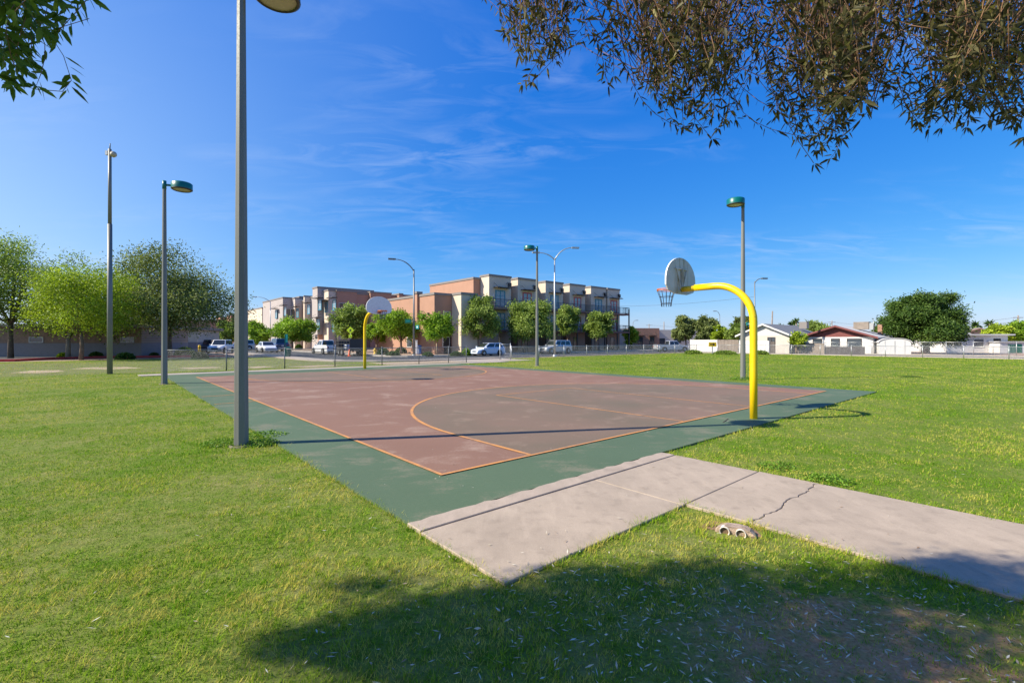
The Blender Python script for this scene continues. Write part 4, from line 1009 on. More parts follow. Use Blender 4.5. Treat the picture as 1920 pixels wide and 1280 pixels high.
MB().box(-.98,.92,-1.24,-1.06,.76,.80).build('mudguard', MAT['plastic'], tr)
bl = MB().obox((0,0,.3), (1.0,.7,.6)).build('blue_tub', MAT['carpale']); bl.parent = None
bl.location = uv(kv,pv-5.9,.664); bl.rotation_euler = (0,0,TH+pi/2); tag(bl, 'pale blue tub standing in the trailer', 'tub')
def cone(p, label):
    t = thing('traffic_cone', p, label, 'cone', 'traffic cones by the trailer')
    MB().box(-.2,.2,-.2,.2,.0,.04).build('base', MAT['cone'], t); MB().lathe([(.15,.041),(.04,.78),(.001,.79)], 14).build('cone', MAT['cone'], t)
cone(gp(655,667.5,-.012), 'orange traffic cone on the asphalt beside the trailer wheels'); cone(uv(kv-.1,pv-8.3,.664), 'orange traffic cone standing on the trailer bed')

# ------------------------------------------------------------------ court lamps and other poles
def court_lamp(p, az, label, h=8.05, reach=.60):
    t = thing('court_lamp', p, label, 'lamp post', 'four lamps round the court')
    MB().lathe([(.19,-.1),(.19,.015),(.15,.03)], 16).build('footing', MAT['joint_soil'], t)
    MB().tube([(0,0,.03),(0,0,h*.5),(0,0,h-.06)], [.115,.092,.066], 8, smooth=False, phase=R(10)).build('pole', MAT['pole'], t)
    MB().tube([(0,0,h-.30),(0,0,h+.03)], .075, 10).build('top_cap', MAT['teal'], t)
    c, s = cos(az), sin(az)
    MB().tube([(c*.06,s*.06,h-.13),(c*.26,s*.26,h-.13)], .045, 8).build('arm', MAT['teal'], t)
    hx, hy = c*reach, s*reach; r = .37
    MB().lathe([(.001,.0),(r*.9,.0),(r,-.03),(r,-.25)], 28, (hx,hy,h)).build('lamp_head', MAT['teal'], t)
    o = MB().lathe([(r,-.252),(r*1.015,-.262),(r*.86,-.30),(r*.84,-.262)], 28, (hx,hy,h)).build('lamp_rim', MAT['darkrim'], t)
    MB().lathe([(.001,-.285),(r*.5,-.283),(r*.84,-.268)], 28, (hx,hy,h)).build('lens', MAT['lens'], t)
    return t
court_lamp(uv(-1.54,3.71), R(18), 'nearest court lamp, tall octagonal grey pole on the left grass edge', 7.80, .53)
court_lamp(uv(-1.44,18.24), R(18), 'court lamp at the far left corner with teal head pointing right', 8.1)
court_lamp(uv(19.13,18.15), R(205), 'court lamp beyond the far right corner, in front of the apartments', 8.15)
court_lamp(uv(18.46,4.12), R(215), 'court lamp on the right grass behind the near hoop', 8.0)
fp = uv(-3.04,27.15); t = thing('flood_pole', fp, 'plain tall grey pole with small floodlight at the far left', 'pole')
MB().tube([(0,0,0),(0,0,7.8)], [.125,.105], 10).build('lower_pole', MAT['pole'], t); MB().tube([(0,0,7.8),(0,0,11.7)], [.085,.075], 10).build('upper_pole', MAT['pole'], t); MB().tube([(0,0,11.7),(.02,0,12.0)], [.03,.02], 6).build('spike', MAT['pole'], t)
MB().lathe([(.001,-.05),(.13,.0),(.16,.13),(.1,.22)], 14, (0,0,0), 'y').build('floodlight', MAT['lens'], t, (.14,-.05,11.45))
MB().obox((-.14,0,11.5), (.12,.12,.22)).build('photocell', MAT['galv'], t)

def bez(p0, p1, p2, n=9):
    return [tuple((1-k)**2*Vector(p0) + 2*k*(1-k)*Vector(p1) + k*k*Vector(p2)) for k in [i/(n-1) for i in range(n)]]
def street_light(p, ztop, arms, label, matn='galv', r=.10):
    t = thing('street_light', p, label, 'street light', 'street lights along the roads')
    MB().tube([(0,0,0),(0,0,ztop)], [r,r*.6], 10).build('pole', MAT[matn], t); MB().lathe([(.22,-.05),(.22,.12),(.12,.2)], 12).build('base', MAT[matn], t)
    for (ax, ay, rise) in arms:
        e = (ax,ay,ztop+rise)
        MB().tube(bez((0,0,ztop-.2),(ax*.35,ay*.35,ztop+rise),e), [.06]*5+[.045]*4, 8).build('arm', MAT[matn], t)
        d = Vector((ax,ay,0)).normalized(); M_ = Matrix.Rotation(math.atan2(d.y,d.x),3,'Z')
        MB().obox(Vector(e)+d*.32, (.8,.3,.16), M_).build('lamp_head', MAT[matn], t)
    return t
p1 = gp(776,667); street_light(p1, hz(505,p1.y), [(-2.0,-.6,1.05)], 'single arm grey street light with green name signs at the street corner', 'darkgalv', .12)
p2 = gp(1040,668); street_light(p2, hz(484,p2.y), [(2.0,.3,1.2),(-1.75,-.3,.55)], 'silver twin arm street light in front of the apartment towers', 'galv', .11)
street_light(at(1415,62), hz(528,62), [(1.1,.2,.45)], 'dark curved street light behind the near hoop pole', 'darkgalv')
street_light(at(1349.5,118), hz(590,118), [(-.9,0,.9)], 'small far street light above the weeping trees', 'darkgalv')
street_light(at(507,100), hz(565,100), [(-2.6,-.6,.9)], 'far street light on the side street left of the round green tree', 'galv')
street_light(at(1187,150), hz(604,150), [(.9,0,.6)], 'tiny street light over the orange brick building', 'darkgalv')

def sign_plate(t, name, w, h, z, x, mat, rz=0.0, y=-.16):
    o = MB().box(-w/2,w/2,-.02,.02,-h/2,h/2).build(name, MAT[mat], t, (x,y,z), rz); return o
t = thing('street_name_sign', p1+Vector((-.62,-.14,hz(602,p1.y))), 'dark green street name sign on the left of the corner street light', 'sign')
sign_plate(t, 'plate', .72, .46, 0, 0, 'sgreen', y=0); MB().box(.30,.56,-.01,.01,-.03,.03).build('bracket', MAT['galv'], t)
MB().box(-.22,.2,-.026,-.021,-.05,.05).build('lettering', MAT['steal'], t)
t = thing('street_name_sign', p1+Vector((.42,-.14,hz(613,p1.y))), 'pale teal street name sign on the right of the corner street light', 'sign', None, R(-30))
sign_plate(t, 'plate', .42, .42, 0, 0, 'steal', y=0); MB().box(-.4,-.18,-.01,.01,-.03,.03).build('bracket', MAT['galv'], t); MB().box(-.1,.1,-.026,-.021,-.08,.08).build('lettering', MAT['white'], t)
t = thing('street_name_sign', at(1407,61.6,hz(607,61.6)), 'teal street name sign on the dark street light behind the hoop', 'sign')
sign_plate(t, 'plate', 1.05, .42, 0, 0, 'steal', y=0); MB().box(-.35,.35,-.026,-.021,-.06,.06).build('lettering', MAT['white'], t); MB().box(.5,.62,-.01,.2,-.03,.03).build('bracket', MAT['galv'], t)
# pedestrian crossing sign
cs = thing('crossing_sign', at(657,58), 'fluorescent yellow green pedestrian crossing diamond sign with plaque', 'sign')
MB().tube([(0,.04,0),(0,.04,3.4)], .035, 8).build('post', MAT['galv'], cs)
q = .46
MB().plate([(0,-q),(q,0),(0,q),(-q,0)], -.012, .012).build('diamond', MAT['fluoro'], cs, (0,-.02,hz(619,58)))
zz = hz(619,58)
m = MB(); m.lathe([(.001,-.022),(.055,-.022),(.055,-.014)], 12, (0.02,0,zz+.21), 'y')
for pl in ([(-.05,-.02),(.06,-.02),(.075,.14),(-.02,.14)], [(-.05,-.02),(-.15,-.22),(-.10,-.24),(.02,-.03)], [(.0,-.03),(.08,-.24),(.13,-.23),(.06,-.02)], [(-.02,.13),(-.13,.0),(-.10,-.02),(0,.08)], [(.06,.12),(.16,.02),(.14,-.01),(.05,.06)]):
    m.plate([(x, z+zz) for x, z in pl][::-1] if False else [(x, z+zz) for x, z in pl], -.038, -.0345)
m.build('walking_figure', MAT['black'], cs)
MB().box(-.2,.2,-.032,-.008,hz(630,58)-.2,hz(630,58)+.2).build('plaque', MAT['fluoro'], cs)
m = MB(); zc = hz(630,58); m.plate([(-.12,zc+.09),(-.09,zc+.12),(.09,zc-.06),(.06,zc-.09)][::-1], -.038, -.0325); m.plate([(.12,zc-.12),(.12,zc-.01),(.01,zc-.12)], -.038, -.0325); m.build('arrow', MAT['black'], cs)
# one-way arrow board
ar = thing('arrow_sign', at(1336,63), 'yellow board with black arrow pointing right on a post beyond the field', 'sign')
MB().box(-.05,.05,.02,.1,0,1.0).build('post', MAT['galv'], ar)
MB().box(-.52,.52,-.02,.015,.93,1.5).build('board', MAT['signyellow'], ar)
zc = 1.215
m = MB(); m.plate([(-.36,zc-.07),(.05,zc-.07),(.05,zc-.19),(.40,zc),(.05,zc+.19),(.05,zc+.07),(-.36,zc+.07)], -.026, -.0215); m.build('arrow', MAT['black'], ar)
# hydrant
hy = thing('fire_hydrant', at(703,58,.08), 'yellow fire hydrant right of the trailer', 'hydrant')
MB().lathe([(.20,0),(.20,.06),(.13,.08),(.13,.5),(.17,.52),(.17,.58),(.14,.60),(.10,.72),(.03,.78),(.001,.78)], 14).build('barrel', MAT['hydrant'], hy)
for s in (-1,1): MB().tube([(0,0,.40),(s*.22,0,.40)], .065, 8).build('outlet', MAT['hydrant'], hy)
# bins and posts
gb = thing('litter_bin', gp(540,669.5), 'green litter bin beside the tall green post across the fence', 'bin')
MB().lathe([(.24,0),(.30,.85),(.31,.9),(.30,.9),(.24,.06),(.001,.06)], 14).build('tub', MAT['bingreen'], gb); MB().lathe([(.32,.905),(.30,1.0),(.12,1.08),(.12,1.06)], 14).build('lid', MAT['bingreen'], gb)
gpst = thing('green_post', gp(535,669), 'tall flat green post sign standing beside the litter bin', 'sign'); MB().box(-.06,.0,-.04,.04,0,2.45).build('post', MAT['sgreen'], gpst); MB().box(.004,.24,-.02,.02,1.5,2.4).build('panel', MAT['steal'], gpst)
bb = thing('recycling_bin', at(785,60,.05), 'blue recycling bin beside the apartment gate', 'bin'); MB().prism([(-.28,-.3),(.28,-.3),(.32,.32),(-.32,.32)], 0, 1.0).build('tub', MAT['binblue'], bb); MB().obox((0,.02,1.04), (.72,.74,.07)).build('lid', MAT['binblue'], bb)
bb = thing('recycling_bin', at(367,76,0), 'blue bin in the car park beside the white car', 'bin'); MB().prism([(-.5,-.5),(.5,-.5),(.55,.5),(-.55,.5)], 0, 1.2).build('tub', MAT['binblue'], bb); MB().obox((0,0,1.25), (1.2,1.15,.08)).build('lid', MAT['binblue'], bb)
yb = thing('yellow_bollard', at(374,64,0), 'yellow bollard in the car park beside the white car', 'bollard'); MB().lathe([(.16,0),(.16,1.0),(.12,1.1),(.001,1.13)], 12).build('post', MAT['hydrant'], yb); MB().lathe([(.164,.7),(.164,.8)], 12).build('band', MAT['black'], yb)
wpst = thing('utility_box', at(781,59,.08), 'white utility post next to the blue bin by the apartments', 'post'); MB().box(-.12,.12,-.1,.1,0,1.6).build('box', MAT['white'], wpst); MB().obox((0,0,1.65), (.32,.28,.08)).build('cap', MAT['white'], wpst)
for i, x in enumerate((247,263)):
    pp = thing('entry_post', at(x,62,0), ('left','right')[i] + ' dark slim post by the entry of the mauve building', 'post'); MB().tube([(0,0,0),(0,0,2.9)], .07, 8).build('post', MAT['darkmetal'], pp); MB().lathe([(.2,0),(.2,.1),(.08,.12)], 10).build('base', MAT['darkmetal'], pp)

# utility poles and wires
def upole(x, d, ytop, label, lean=0.0, cross=True):
    z = hz(ytop,d); t = thing('utility_pole', at(x,d), label, 'utility pole', 'wooden utility poles')
    MB().tube([(0,0,0),(lean,0,z)], [.17,.12], 8).build('pole', MAT['wood'], t)
    if cross: MB().obox((lean,0,z-.5), (2.2,.12,.12)).build('crossarm', MAT['wood'], t)
    return Vector((wx(x,d)+lean, d, z-.45))
a1 = upole(1446,95,583,'leaning wooden pole behind the grey roofed house',.25,False)
a2 = upole(1560,150,601,'thin utility pole behind the maroon gable')
a3 = upole(1909,105,591,'wooden utility pole at the right edge of the photo')
a4 = upole(1217,170,607,'small utility pole behind the orange brick building')
a5 = upole(1245,150,603,'thin utility pole left of the weeping trees',0,False)
a6 = upole(-180,150,560,'utility pole far off beyond the left edge of the photo')
a7 = upole(640,220,575,'utility pole far off behind the beige apartment block')
def wire(a, b, sag, label, r=.02):
    n = 14; pts = [a + (b-a)*(i/n) - Vector((0,0,sag*4*(i/n)*(1-i/n))) for i in range(n+1)]
    o = MB().tube(pts, r, 4, caps=False).build('power_line', MAT['darkmetal']); tag(o, label, 'wire', 'overhead wires')
for k in range(3):
    dz = Vector((0,0,-.9*k)); wire(a2+dz, a3+dz, 1.6, ('top','middle','lowest')[k]+' overhead wire between the maroon gable and the right edge', .022)
    wire(a6+dz*1.6, a7+dz*1.6, 2.0, ('top','middle','lowest')[k]+' overhead wire right of the dark tree on the left', .03)
wire(a4, a2, 1.5, 'overhead wire low across the sky behind the near hoop', .025)
wire(Vector((wx(1100,93),93,hz(572,93))), Vector((wx(1415,62),62,hz(556,62))), .6, 'faint wire from the apartments across behind the near hoop', .014)

# ------------------------------------------------------------------ fences
def chain_panel(L, h, sp, r):
    """woven diagonal wires as thin three sided rods"""
    Vs = []; Fs = []
    for sgn in (1,-1):
        k = -h
        while k < L:
            a0, a1 = k, k+h
            lo, hi = max(a0,0), min(a1,L)
            if hi-lo > .02:
                z0, z1 = (lo-a0), (hi-a0)
                if sgn < 0: z0, z1 = h-z0, h-z1
                y = .004*sgn; d = np.array([hi-lo,0,z1-z0]); d /= np.linalg.norm(d); nn = np.array([-d[2],0,d[0]])
                b = len(Vs)
                for (x, z) in ((lo,z0),(hi,z1)):
                    p = np.array([x,y,z])
                    Vs += [p+nn*r, p-nn*r*.5+np.array([0,r*.87,0]), p-nn*r*.5-np.array([0,r*.87,0])]
                Fs += [(b,b+1,b+4,b+3),(b+1,b+2,b+5,b+4),(b+2,b,b+3,b+5)]
            k += sp
    return np.array(Vs), np.array(Fs)
def fence(pts, h, label, mat, sp, r, group='chain link fences', rail=True):
    pts = [Vector(p) for p in pts]
    t = thing('chain_link_fence', pts[0], label, 'fence', group)
    post = MB().tube([(0,0,0),(0,0,h+.04)], .032, 8).lathe([(.038,h+.04),(.03,h+.08),(.001,h+.10)], 8).mesh('post', MAT[mat])
    for i, p in enumerate(pts):
        link('post', post, t, p-pts[0])
    for a, b in zip(pts[:-1], pts[1:]):
        L = (b-a).length; ang = math.atan2(b.y-a.y,b.x-a.x)
        Vx, Fc = chain_panel(L-.07, h-.06, sp, r)
        link('chain_mesh', np_mesh('chain_mesh', Vx, Fc, MAT[mat]), t, a-pts[0]+Vector((cos(ang)*.035,sin(ang)*.035,.03)), ang)
        if rail: MB().tube([(.03,0,h),(L-.03,0,h)], .022, 8).build('top_rail', MAT[mat], t, a-pts[0], ang)
    return t
f1 = [(-.9,26.5),(2.1,26.4),(5.2,26.2),(8.2,25.9),(11.4,25.7),(14.2,25.5),(16.7,25.4),(18.3,25.3)]
fence([uv(u,v) for u, v in f1], 1.22, 'chain link fence toned dark for its shaded side, along the far end of the court', 'darkgalv', .085, .0032)  # same steel as the other fences, its shaded side put into the colour
us = [25.6+3.6*k for k in range(10)] + [60.2]
fence([uv(u,28.35) for u in us], 1.15, 'silver chain link fence along the street in front of the apartments', 'galv', .10, .0034)
vv_ = [28.35-3.05*k for k in range(17)]
fence([uv(60.2,v) for v in vv_], 1.15, 'silver chain link fence along the right side of the field', 'galv', .10, .0034)
# open gate leaf by the path
gt = thing('fence_gate', uv(23.6,27.6), 'narrow silver chain link gate standing by the path opening', 'gate', None, R(5))
gm = MB()
for x in (0,.95): gm.tube([(x,0,0),(x,0,1.5)], .035, 8)
gm.build('post', MAT['galv'], gt)
MB().tube([(.04,0,1.4),(.91,0,1.4)], .022, 6).tube([(.04,0,.12),(.91,0,.12)], .022, 6).build('gate_frame', MAT['galv'], gt)
Vx, Fc = chain_panel(.86,1.25,.1,.004); link('chain_mesh', np_mesh('chain_mesh',Vx,Fc,MAT['galv']), gt, (.05,0,.13))
# the house side fence, taller and beyond the road
hp = [at(x,d) for x, d in ((1636,59),(1681,58),(1725,57),(1774,56),(1825,55),(1862,54.5),(1906,54))]
fence(hp, 1.55, 'taller chain link fence in front of the white shed and long white house', 'galv', .12, .0034)
hp = [at(x,d) for x, d in ((1480,63.5),(1512,62.5),(1548,61.2),(1590,60),(1634,59))]
fence(hp, 1.5, 'chain link fence in front of the maroon gabled house', 'galv', .12, .0034)

# ------------------------------------------------------------------ basketball hoops
def hoop(p, rz, label, s=1.0, arm=1.72):
    """local +y is the way the arm reaches"""
    t = thing('basketball_hoop', p, label, 'basketball hoop', 'two gooseneck basketball hoops', rz); t.scale = (s,s,s)
    zt, rb, pr_ = 2.99, .86, .079
    pts = [(0,0,-.1),(0,0,1.0),(0,0,zt-rb)] + [(0, rb-rb*cos(a), zt-rb+rb*sin(a)) for a in np.linspace(.12,pi/2,13)] + [(0,arm-.36,zt)]
    MB().tube(pts, pr_, 18).build('gooseneck_pole', MAT['yellow'], t)
    MB().tube([(0,arm-.40,zt-.01),(0,arm-.03,zt-.01)], pr_*.86, 16).build('arm_shank', MAT['yellow2'], t)
    for (a, z, rr2) in ((2.2,.62,.022),(1.5,.88,.018),(2.4,1.15,.016),(3.6,.75,.02)):
        MB().lathe([(.001,.004),(rr2,.002)], 8, (0,0,0), 'y').build('bolt_hole', MAT['chip'], t, (pr_*cos(a-pi)*1.01, pr_*sin(a-pi)*1.01, z), 0)
    zb_, W2 = 2.86, .69
    poly = [(-W2*.42,zb_),(W2*.42,zb_),(W2*.86,zb_+.075),(W2,zb_+.2),(W2,zb_+.34)]
    poly += [(W2*cos(a), zb_+.34+.56*sin(a)) for a in np.linspace(.12,pi-.12,19)] + [(-W2,zb_+.34),(-W2,zb_+.2),(-W2*.86,zb_+.075)]
    b = MB().plate(poly, arm, arm+.035); bo = b.build('backboard', MAT['boardback'], t)
    bo.data.materials.append(MAT['white'])
    for f in bo.data.polygons:
        if abs(f.normal.y) < .6 or f.center.y > arm+.03: f.material_index = 1
    m = MB(); y0, y1 = arm-.05, arm-.003
    m.box(-.03,.03,y0,y1,zb_+.12,zb_+.62); m.box(-.30,.30,y0+.02,y1,zb_+.60,zb_+.635)
    for sx in (-1,1): m.plate([(sx*.03,zb_+.12),(sx*.055,zb_+.12),(sx*.24,zb_+.60),(sx*.215,zb_+.60)] if sx > 0 else [(-.055,zb_+.12),(-.03,zb_+.12),(-.215,zb_+.60),(-.24,zb_+.60)], y0+.025, y1)
    m.build('board_bracket', MAT['boardback'], t)
    ry, rzz = arm+.035+.15+.228, 3.02
    m = MB().torus((0,ry,rzz), .228, .011, 28, 8); m.torus((0,ry,rzz-.035), .228, .009, 28, 6)
    m.plate([(-.1,rzz-.12),(.1,rzz-.12),(.1,rzz+.02),(-.1,rzz+.02)], arm+.036, arm+.05)
    m.box(-.09,.09,arm+.05,arm+.20,rzz-.035,rzz+.006)
    for sx in (-1,1): m.tube([(sx*.09,arm+.05,rzz-.1),(sx*.13,ry-.18,rzz-.02)], .01, 6)
    m.build('rim', MAT['orange'], t)
    m = MB(); n = 12
    for k in range(n):
        a = 2*pi*k/n; pts = []
        for i in range(6):
            f = i/5; q = .222 - .105*f - .02*sin(pi*f); pts.append((q*cos(a), ry+q*sin(a), rzz-.04-.40*f))
        m.tube(pts, .0075, 5)
    for f in (.38,.8): q = .222-.105*f-.02*sin(pi*f); m.torus((0,ry,rzz-.04-.40*f), q, .007, 20, 5)
    m.build('chain_net', MAT['chain'], t)
    return t
hoop(uv(7.56,-.76,.03), TH, 'near yellow gooseneck hoop seen from behind, with rusty backboard and chain net')
hoop(uv(8.72,22.4,.03), TH+pi, 'far yellow gooseneck hoop facing the viewer in front of the street trees', 1.13)
dr = MB().prism([(-.45,-.02),(-.2,-.012),(.1,.01),(.1,.03),(-.22,.008),(-.44,.0)], 0, .003).build('cracked_paving', MAT['joint']); dr.location = uv(7.0,-.45,.034); dr.rotation_euler = (0,0,TH+.2); dr['kind'] = 'structure'

# ------------------------------------------------------------------ drain pipes in a lump of concrete
dp = thing('drain_outlet', gp(1378,1003,-.004), 'two short clay pipes set in a lump of concrete beside the path', 'drain', None, R(-28)); dp.scale = (.74,.74,.74)
m = MB(); r = random.Random(5)
prof = [(-.24,.0),(-.20,.075),(-.10,.115),(.05,.12),(.16,.105),(.22,.06),(.25,0)]
vs = []
for j, y in enumerate((0.0,.10,.2,.30)):
    k = (1,1.02,.85,.5)[j]
    vs += [(x*k+r.uniform(-.01,.01), y+r.uniform(-.012,.012), -.02+z*(k if j < 3 else .5)+r.uniform(-.008,.008)) for x, z in prof]
n = len(prof); fs = [(j*n+i, j*n+i+1, (j+1)*n+i+1, (j+1)*n+i) for j in range(3) for i in range(n-1)] + [tuple(range(n-1,-1,-1))]
m.add(vs, fs, False).build('concrete_lump', MAT['lump'], dp)
for x in (-.115,.065):
    p = MB().lathe([(.046,-.02),(.056,-.03),(.058,-.03),(.058,.05)], 18, (0,0,0), 'y').build('pipe', MAT['pvc'], dp, (x,0,.035))
    MB().lathe([(.046,-.021),(.044,-.002)], 18, (0,0,0), 'y').build('pipe_inside', MAT['pipe'], p); MB().lathe([(.044,-.003),(.001,-.003)], 18, (0,0,0), 'y').build('pipe_hole', MAT['chip'], p)
MB().prism([(-.42,.05),(.3,.08),(.2,.34),(-.3,.36)], -.02, .012).build('bare_soil', MAT['soilpatch'], dp)

# ------------------------------------------------------------------ lawn grass
def vnoise(x, y, s, seed):
    r = np.random.default_rng(seed); g = r.random((97,97)); x = x*s; y = y*s
    xi = np.floor(x).astype(int); yi = np.floor(y).astype(int); fx = x-xi; fy = y-yi
    fx = fx*fx*(3-2*fx); fy = fy*fy*(3-2*fy); G = lambda a, b: g[a % 97, b % 97]
    return (G(xi,yi)*(1-fx)+G(xi+1,yi)*fx)*(1-fy) + (G(xi,yi+1)*(1-fx)+G(xi+1,yi+1)*fx)*fy
def np_uv(x, y):
    a = x-P0.x; b = y-P0.y; return a*U.x+b*U.y, a*V.x+b*V.y
def lawn_ok(x, y, j):
    u, v = np_uv(x, y); q = (vnoise(x,y,7,5)-.5)*.10 + (vnoise(x,y,23,15)-.5)*.07 + j + .022
    bad = (u > SL['u0']+q) & (u < SL['u1']-q) & (v > SL['v0']-.02) & (v < 25.2)
    bad |= (u > -1.1+q) & (u < 3.25-q) & (v > -2.57+q) & (v < -1.0)
    bad |= (u > 1.38+q) & (u < 3.28-q) & (v < -2.4)
    bad |= (u > -2+q) & (u < 21.5) & (v > 23.87) & (v < 25.2-q)
    bad |= (u > 12.2) & (u < 25.7) & (v > 25.2) & (v < 29.9)
    bad |= (v > 29.8) & (u > 12) ; bad |= (u > 60.6) | (v > 50)
    bad |= (v > 31) & (u > 9.5); bad |= ((x-2.0)/.26)**2 + ((y-4.27)/.14)**2 < 1
    return ~bad
def dirtiness(x, y):                      # bare ground under the tree at the lower right
    d = np.exp(-(((x-2.1)/1.0)**2 + ((y-2.75)/.65)**2))*1.0
    return np.clip(d + (vnoise(x,y,2.2,9)-.5)*.9, 0, 1)*(d > .08)
def grass_blades():
    xs, ys = [], []
    edges = [1.9,2.4,3,3.8,4.8,6,7.5,9.5,12,15,19,24,30,38,48,60]
    for a, b in zip(edges[:-1], edges[1:]):
        zc = (a+b)/2; dens = 10500*min(1,(3.4/zc))**1.62
        w = 1.28*b+1.0; n = int(dens*(b-a)*2*w)
        x = rng.uniform(-w,w,n); y = rng.uniform(a,b,n); k = np.abs(x) < 1.28*y+1.0
        xs.append(x[k]); ys.append(y[k])
    x = np.concatenate(xs); y = np.concatenate(ys)
    ok = lawn_ok(x, y, rng.normal(0,.02,len(x)))
    dens = -.08 + .35*vnoise(x,y,1.7,2) + .45*vnoise(x,y,9.0,6) + .55*vnoise(x,y,27.0,16); dens *= 1-.9*dirtiness(x,y)*(.35+.65*(vnoise(x,y,6.0,18) > .42))
    uu, vv2 = np_uv(x, y); dens = np.where((vv2 > 26.4) & (uu < 12), dens*.45, dens)
    ok &= rng.random(len(x)) < dens
    x = x[ok]; y = y[ok]; n = len(x)
    f1_ = vnoise(x,y,13,8); f2_ = vnoise(x,y,31,12); lush = vnoise(x,y,.9,3)*.28 + vnoise(x,y,3.1,4)*.22 + f1_*.28 + f2_*.22; lush = np.clip((lush-.5)*2.3+.5, 0, 1)
    dead = vnoise(x,y,.5,21)*.35 + vnoise(x,y,4.3,22)*.3 + vnoise(x,y,24,23)*.35
    h = (.006 + .026*lush)*rng.uniform(.5,1.45,n)*(1+.016*y)
    near = ~(lawn_ok(x+.09,y,0) & lawn_ok(x-.09,y,0) & lawn_ok(x,y+.09,0) & lawn_ok(x,y-.09,0)); h = np.where(near, h*1.25+.022, h)
    w = (.0036 + .00056*y)*rng.uniform(.7,1.3,n)
    for (px, py, rad) in ((452,834,.75),(308,720,.6),(1393,711,.6),(206,701,.8)):
        g = gp(px,py); d2 = (x-g.x)**2+(y-g.y)**2; h *= 1+1.1*np.exp(-d2/rad**2)
    az = rng.uniform(0,2*pi,n); ln = rng.uniform(.25,1.5,n)*h
    ang = az + rng.uniform(-.6,.6,n) + pi/2
    b0 = np.stack([x-np.cos(ang)*w/2, y-np.sin(ang)*w/2, np.full(n,-.004)],1); b1 = np.stack([x+np.cos(ang)*w/2, y+np.sin(ang)*w/2, np.full(n,-.004)],1)
    tp = np.stack([x+np.cos(az)*ln, y+np.sin(az)*ln, h],1)
    Vx = np.stack([b0,b1,tp],1).reshape(-1,3); Fc = np.arange(3*n).reshape(n,3)
    var = np.clip(.12+.55*lush + rng.normal(0,.26,n), 0, 1); var = np.where(rng.random(n) < np.clip((dead-.53)*5+.9*np.exp(-(((x+1.6)/1.6)**2+((y-2.7)/1.0)**2))*(dead-.36)*3,0,.8), .97, var)
    o = link('grass', np_mesh('grass', Vx, Fc, MAT['grass'], np.repeat(var,3))); tag(o, 'short patchy green and straw lawn grass round the court', 'grass', kind='stuff')
    return n
NB = grass_blades()
print('grass blades', NB)
# weeds: broad-leaved clumps
def weeds(p, rad, n, label, hgt=.16, leaf=.07):
    t = thing('weed_clump', p, label, 'weeds', 'weed clumps in the lawn'); r = np.random.default_rng(int(abs(p.x*31+p.y*17))+3)
    a = r.uniform(0,2*pi,n); q = rad*np.sqrt(r.random(n))
    c = np.stack([q*np.cos(a), q*np.sin(a)*.8, r.uniform(.01,1,n)*hgt*(1-.7*(q/rad)**2)],1); D = r.normal(size=(n,3)); D[:,2] = np.abs(D[:,2])*.5
    Vx, Fc = leaf_quads(c, D, leaf*r.uniform(.6,1.3,n), leaf*.6, r); o = link('leaves', np_mesh('leaves', Vx, Fc, MAT['weed'], np.repeat(np.clip(r.normal(.5,.22,n),0,1),4)), t); o['kind'] = 'stuff'
b = uv(-1.54,3.71)
weeds(b+Vector((-.36,.1,0)), .36, 700, 'low leafy weeds left of the foot of the nearest lamp', .10, .034); weeds(b+Vector((.27,.1,0)), .34, 640, 'low leafy weeds right of the foot of the nearest lamp', .10, .034); weeds(b+Vector((.02,.75,0)), .4, 500, 'low leafy weeds behind the foot of the nearest lamp', .10, .04)
weeds(gp(1455,876), .26, 380, 'leafy weed clump at the upper edge of the path', .07, .032); weeds(gp(1553,902), .28, 460, 'larger leafy weed clump further right along the path', .08, .036)
weeds(uv(18.3,4.0), .6, 700, 'low weeds round the foot of the lamp behind the near hoop', .14, .05)

# fallen leaves and twigs
def litter():
    r = rng; n0 = 1500
    x = np.concatenate([r.normal(1.5,1.15,n0), r.uniform(-3,4,110), r.uniform(-1,6,40), r.uniform(-6,7,260)]); y = np.concatenate([r.normal(2.75,.55,n0), r.uniform(2,6,110), r.uniform(3.3,8,40), r.uniform(4,13,260)])
    u, v = np_uv(x,y); hard = ~lawn_ok(x,y,0); k = (y > 1.9) & ((~hard) | (r.random(len(x)) < .55)); x, y, hard = x[k], y[k], hard[k]; n = len(x)
    z = np.where(hard, .036, r.uniform(.018,.05,n)); a = r.uniform(0,2*pi,n); D = np.stack([np.cos(a),np.sin(a),r.normal(0,.15,n)],1)
    C = np.stack([x,y,z],1); ln = r.uniform(.022,.058,n); S = np.stack([-np.sin(a),np.cos(a),r.normal(0,.35,n)],1)*(r.uniform(.004,.0095,n)[:,None]); M_ = C + D*ln[:,None]*.5
    Vx = np.stack([C, M_+S*.6, C+D*ln[:,None], M_-S*.6],1).reshape(-1,3)
    o = link('fallen_leaves', np_mesh('fallen_leaves', Vx, np.arange(4*n).reshape(n,4), MAT['leaf_dead'], np.repeat(r.random(n),4))); tag(o, 'pale dry olive leaves scattered on the shaded lawn and path', 'leaves', kind='stuff')
litter()

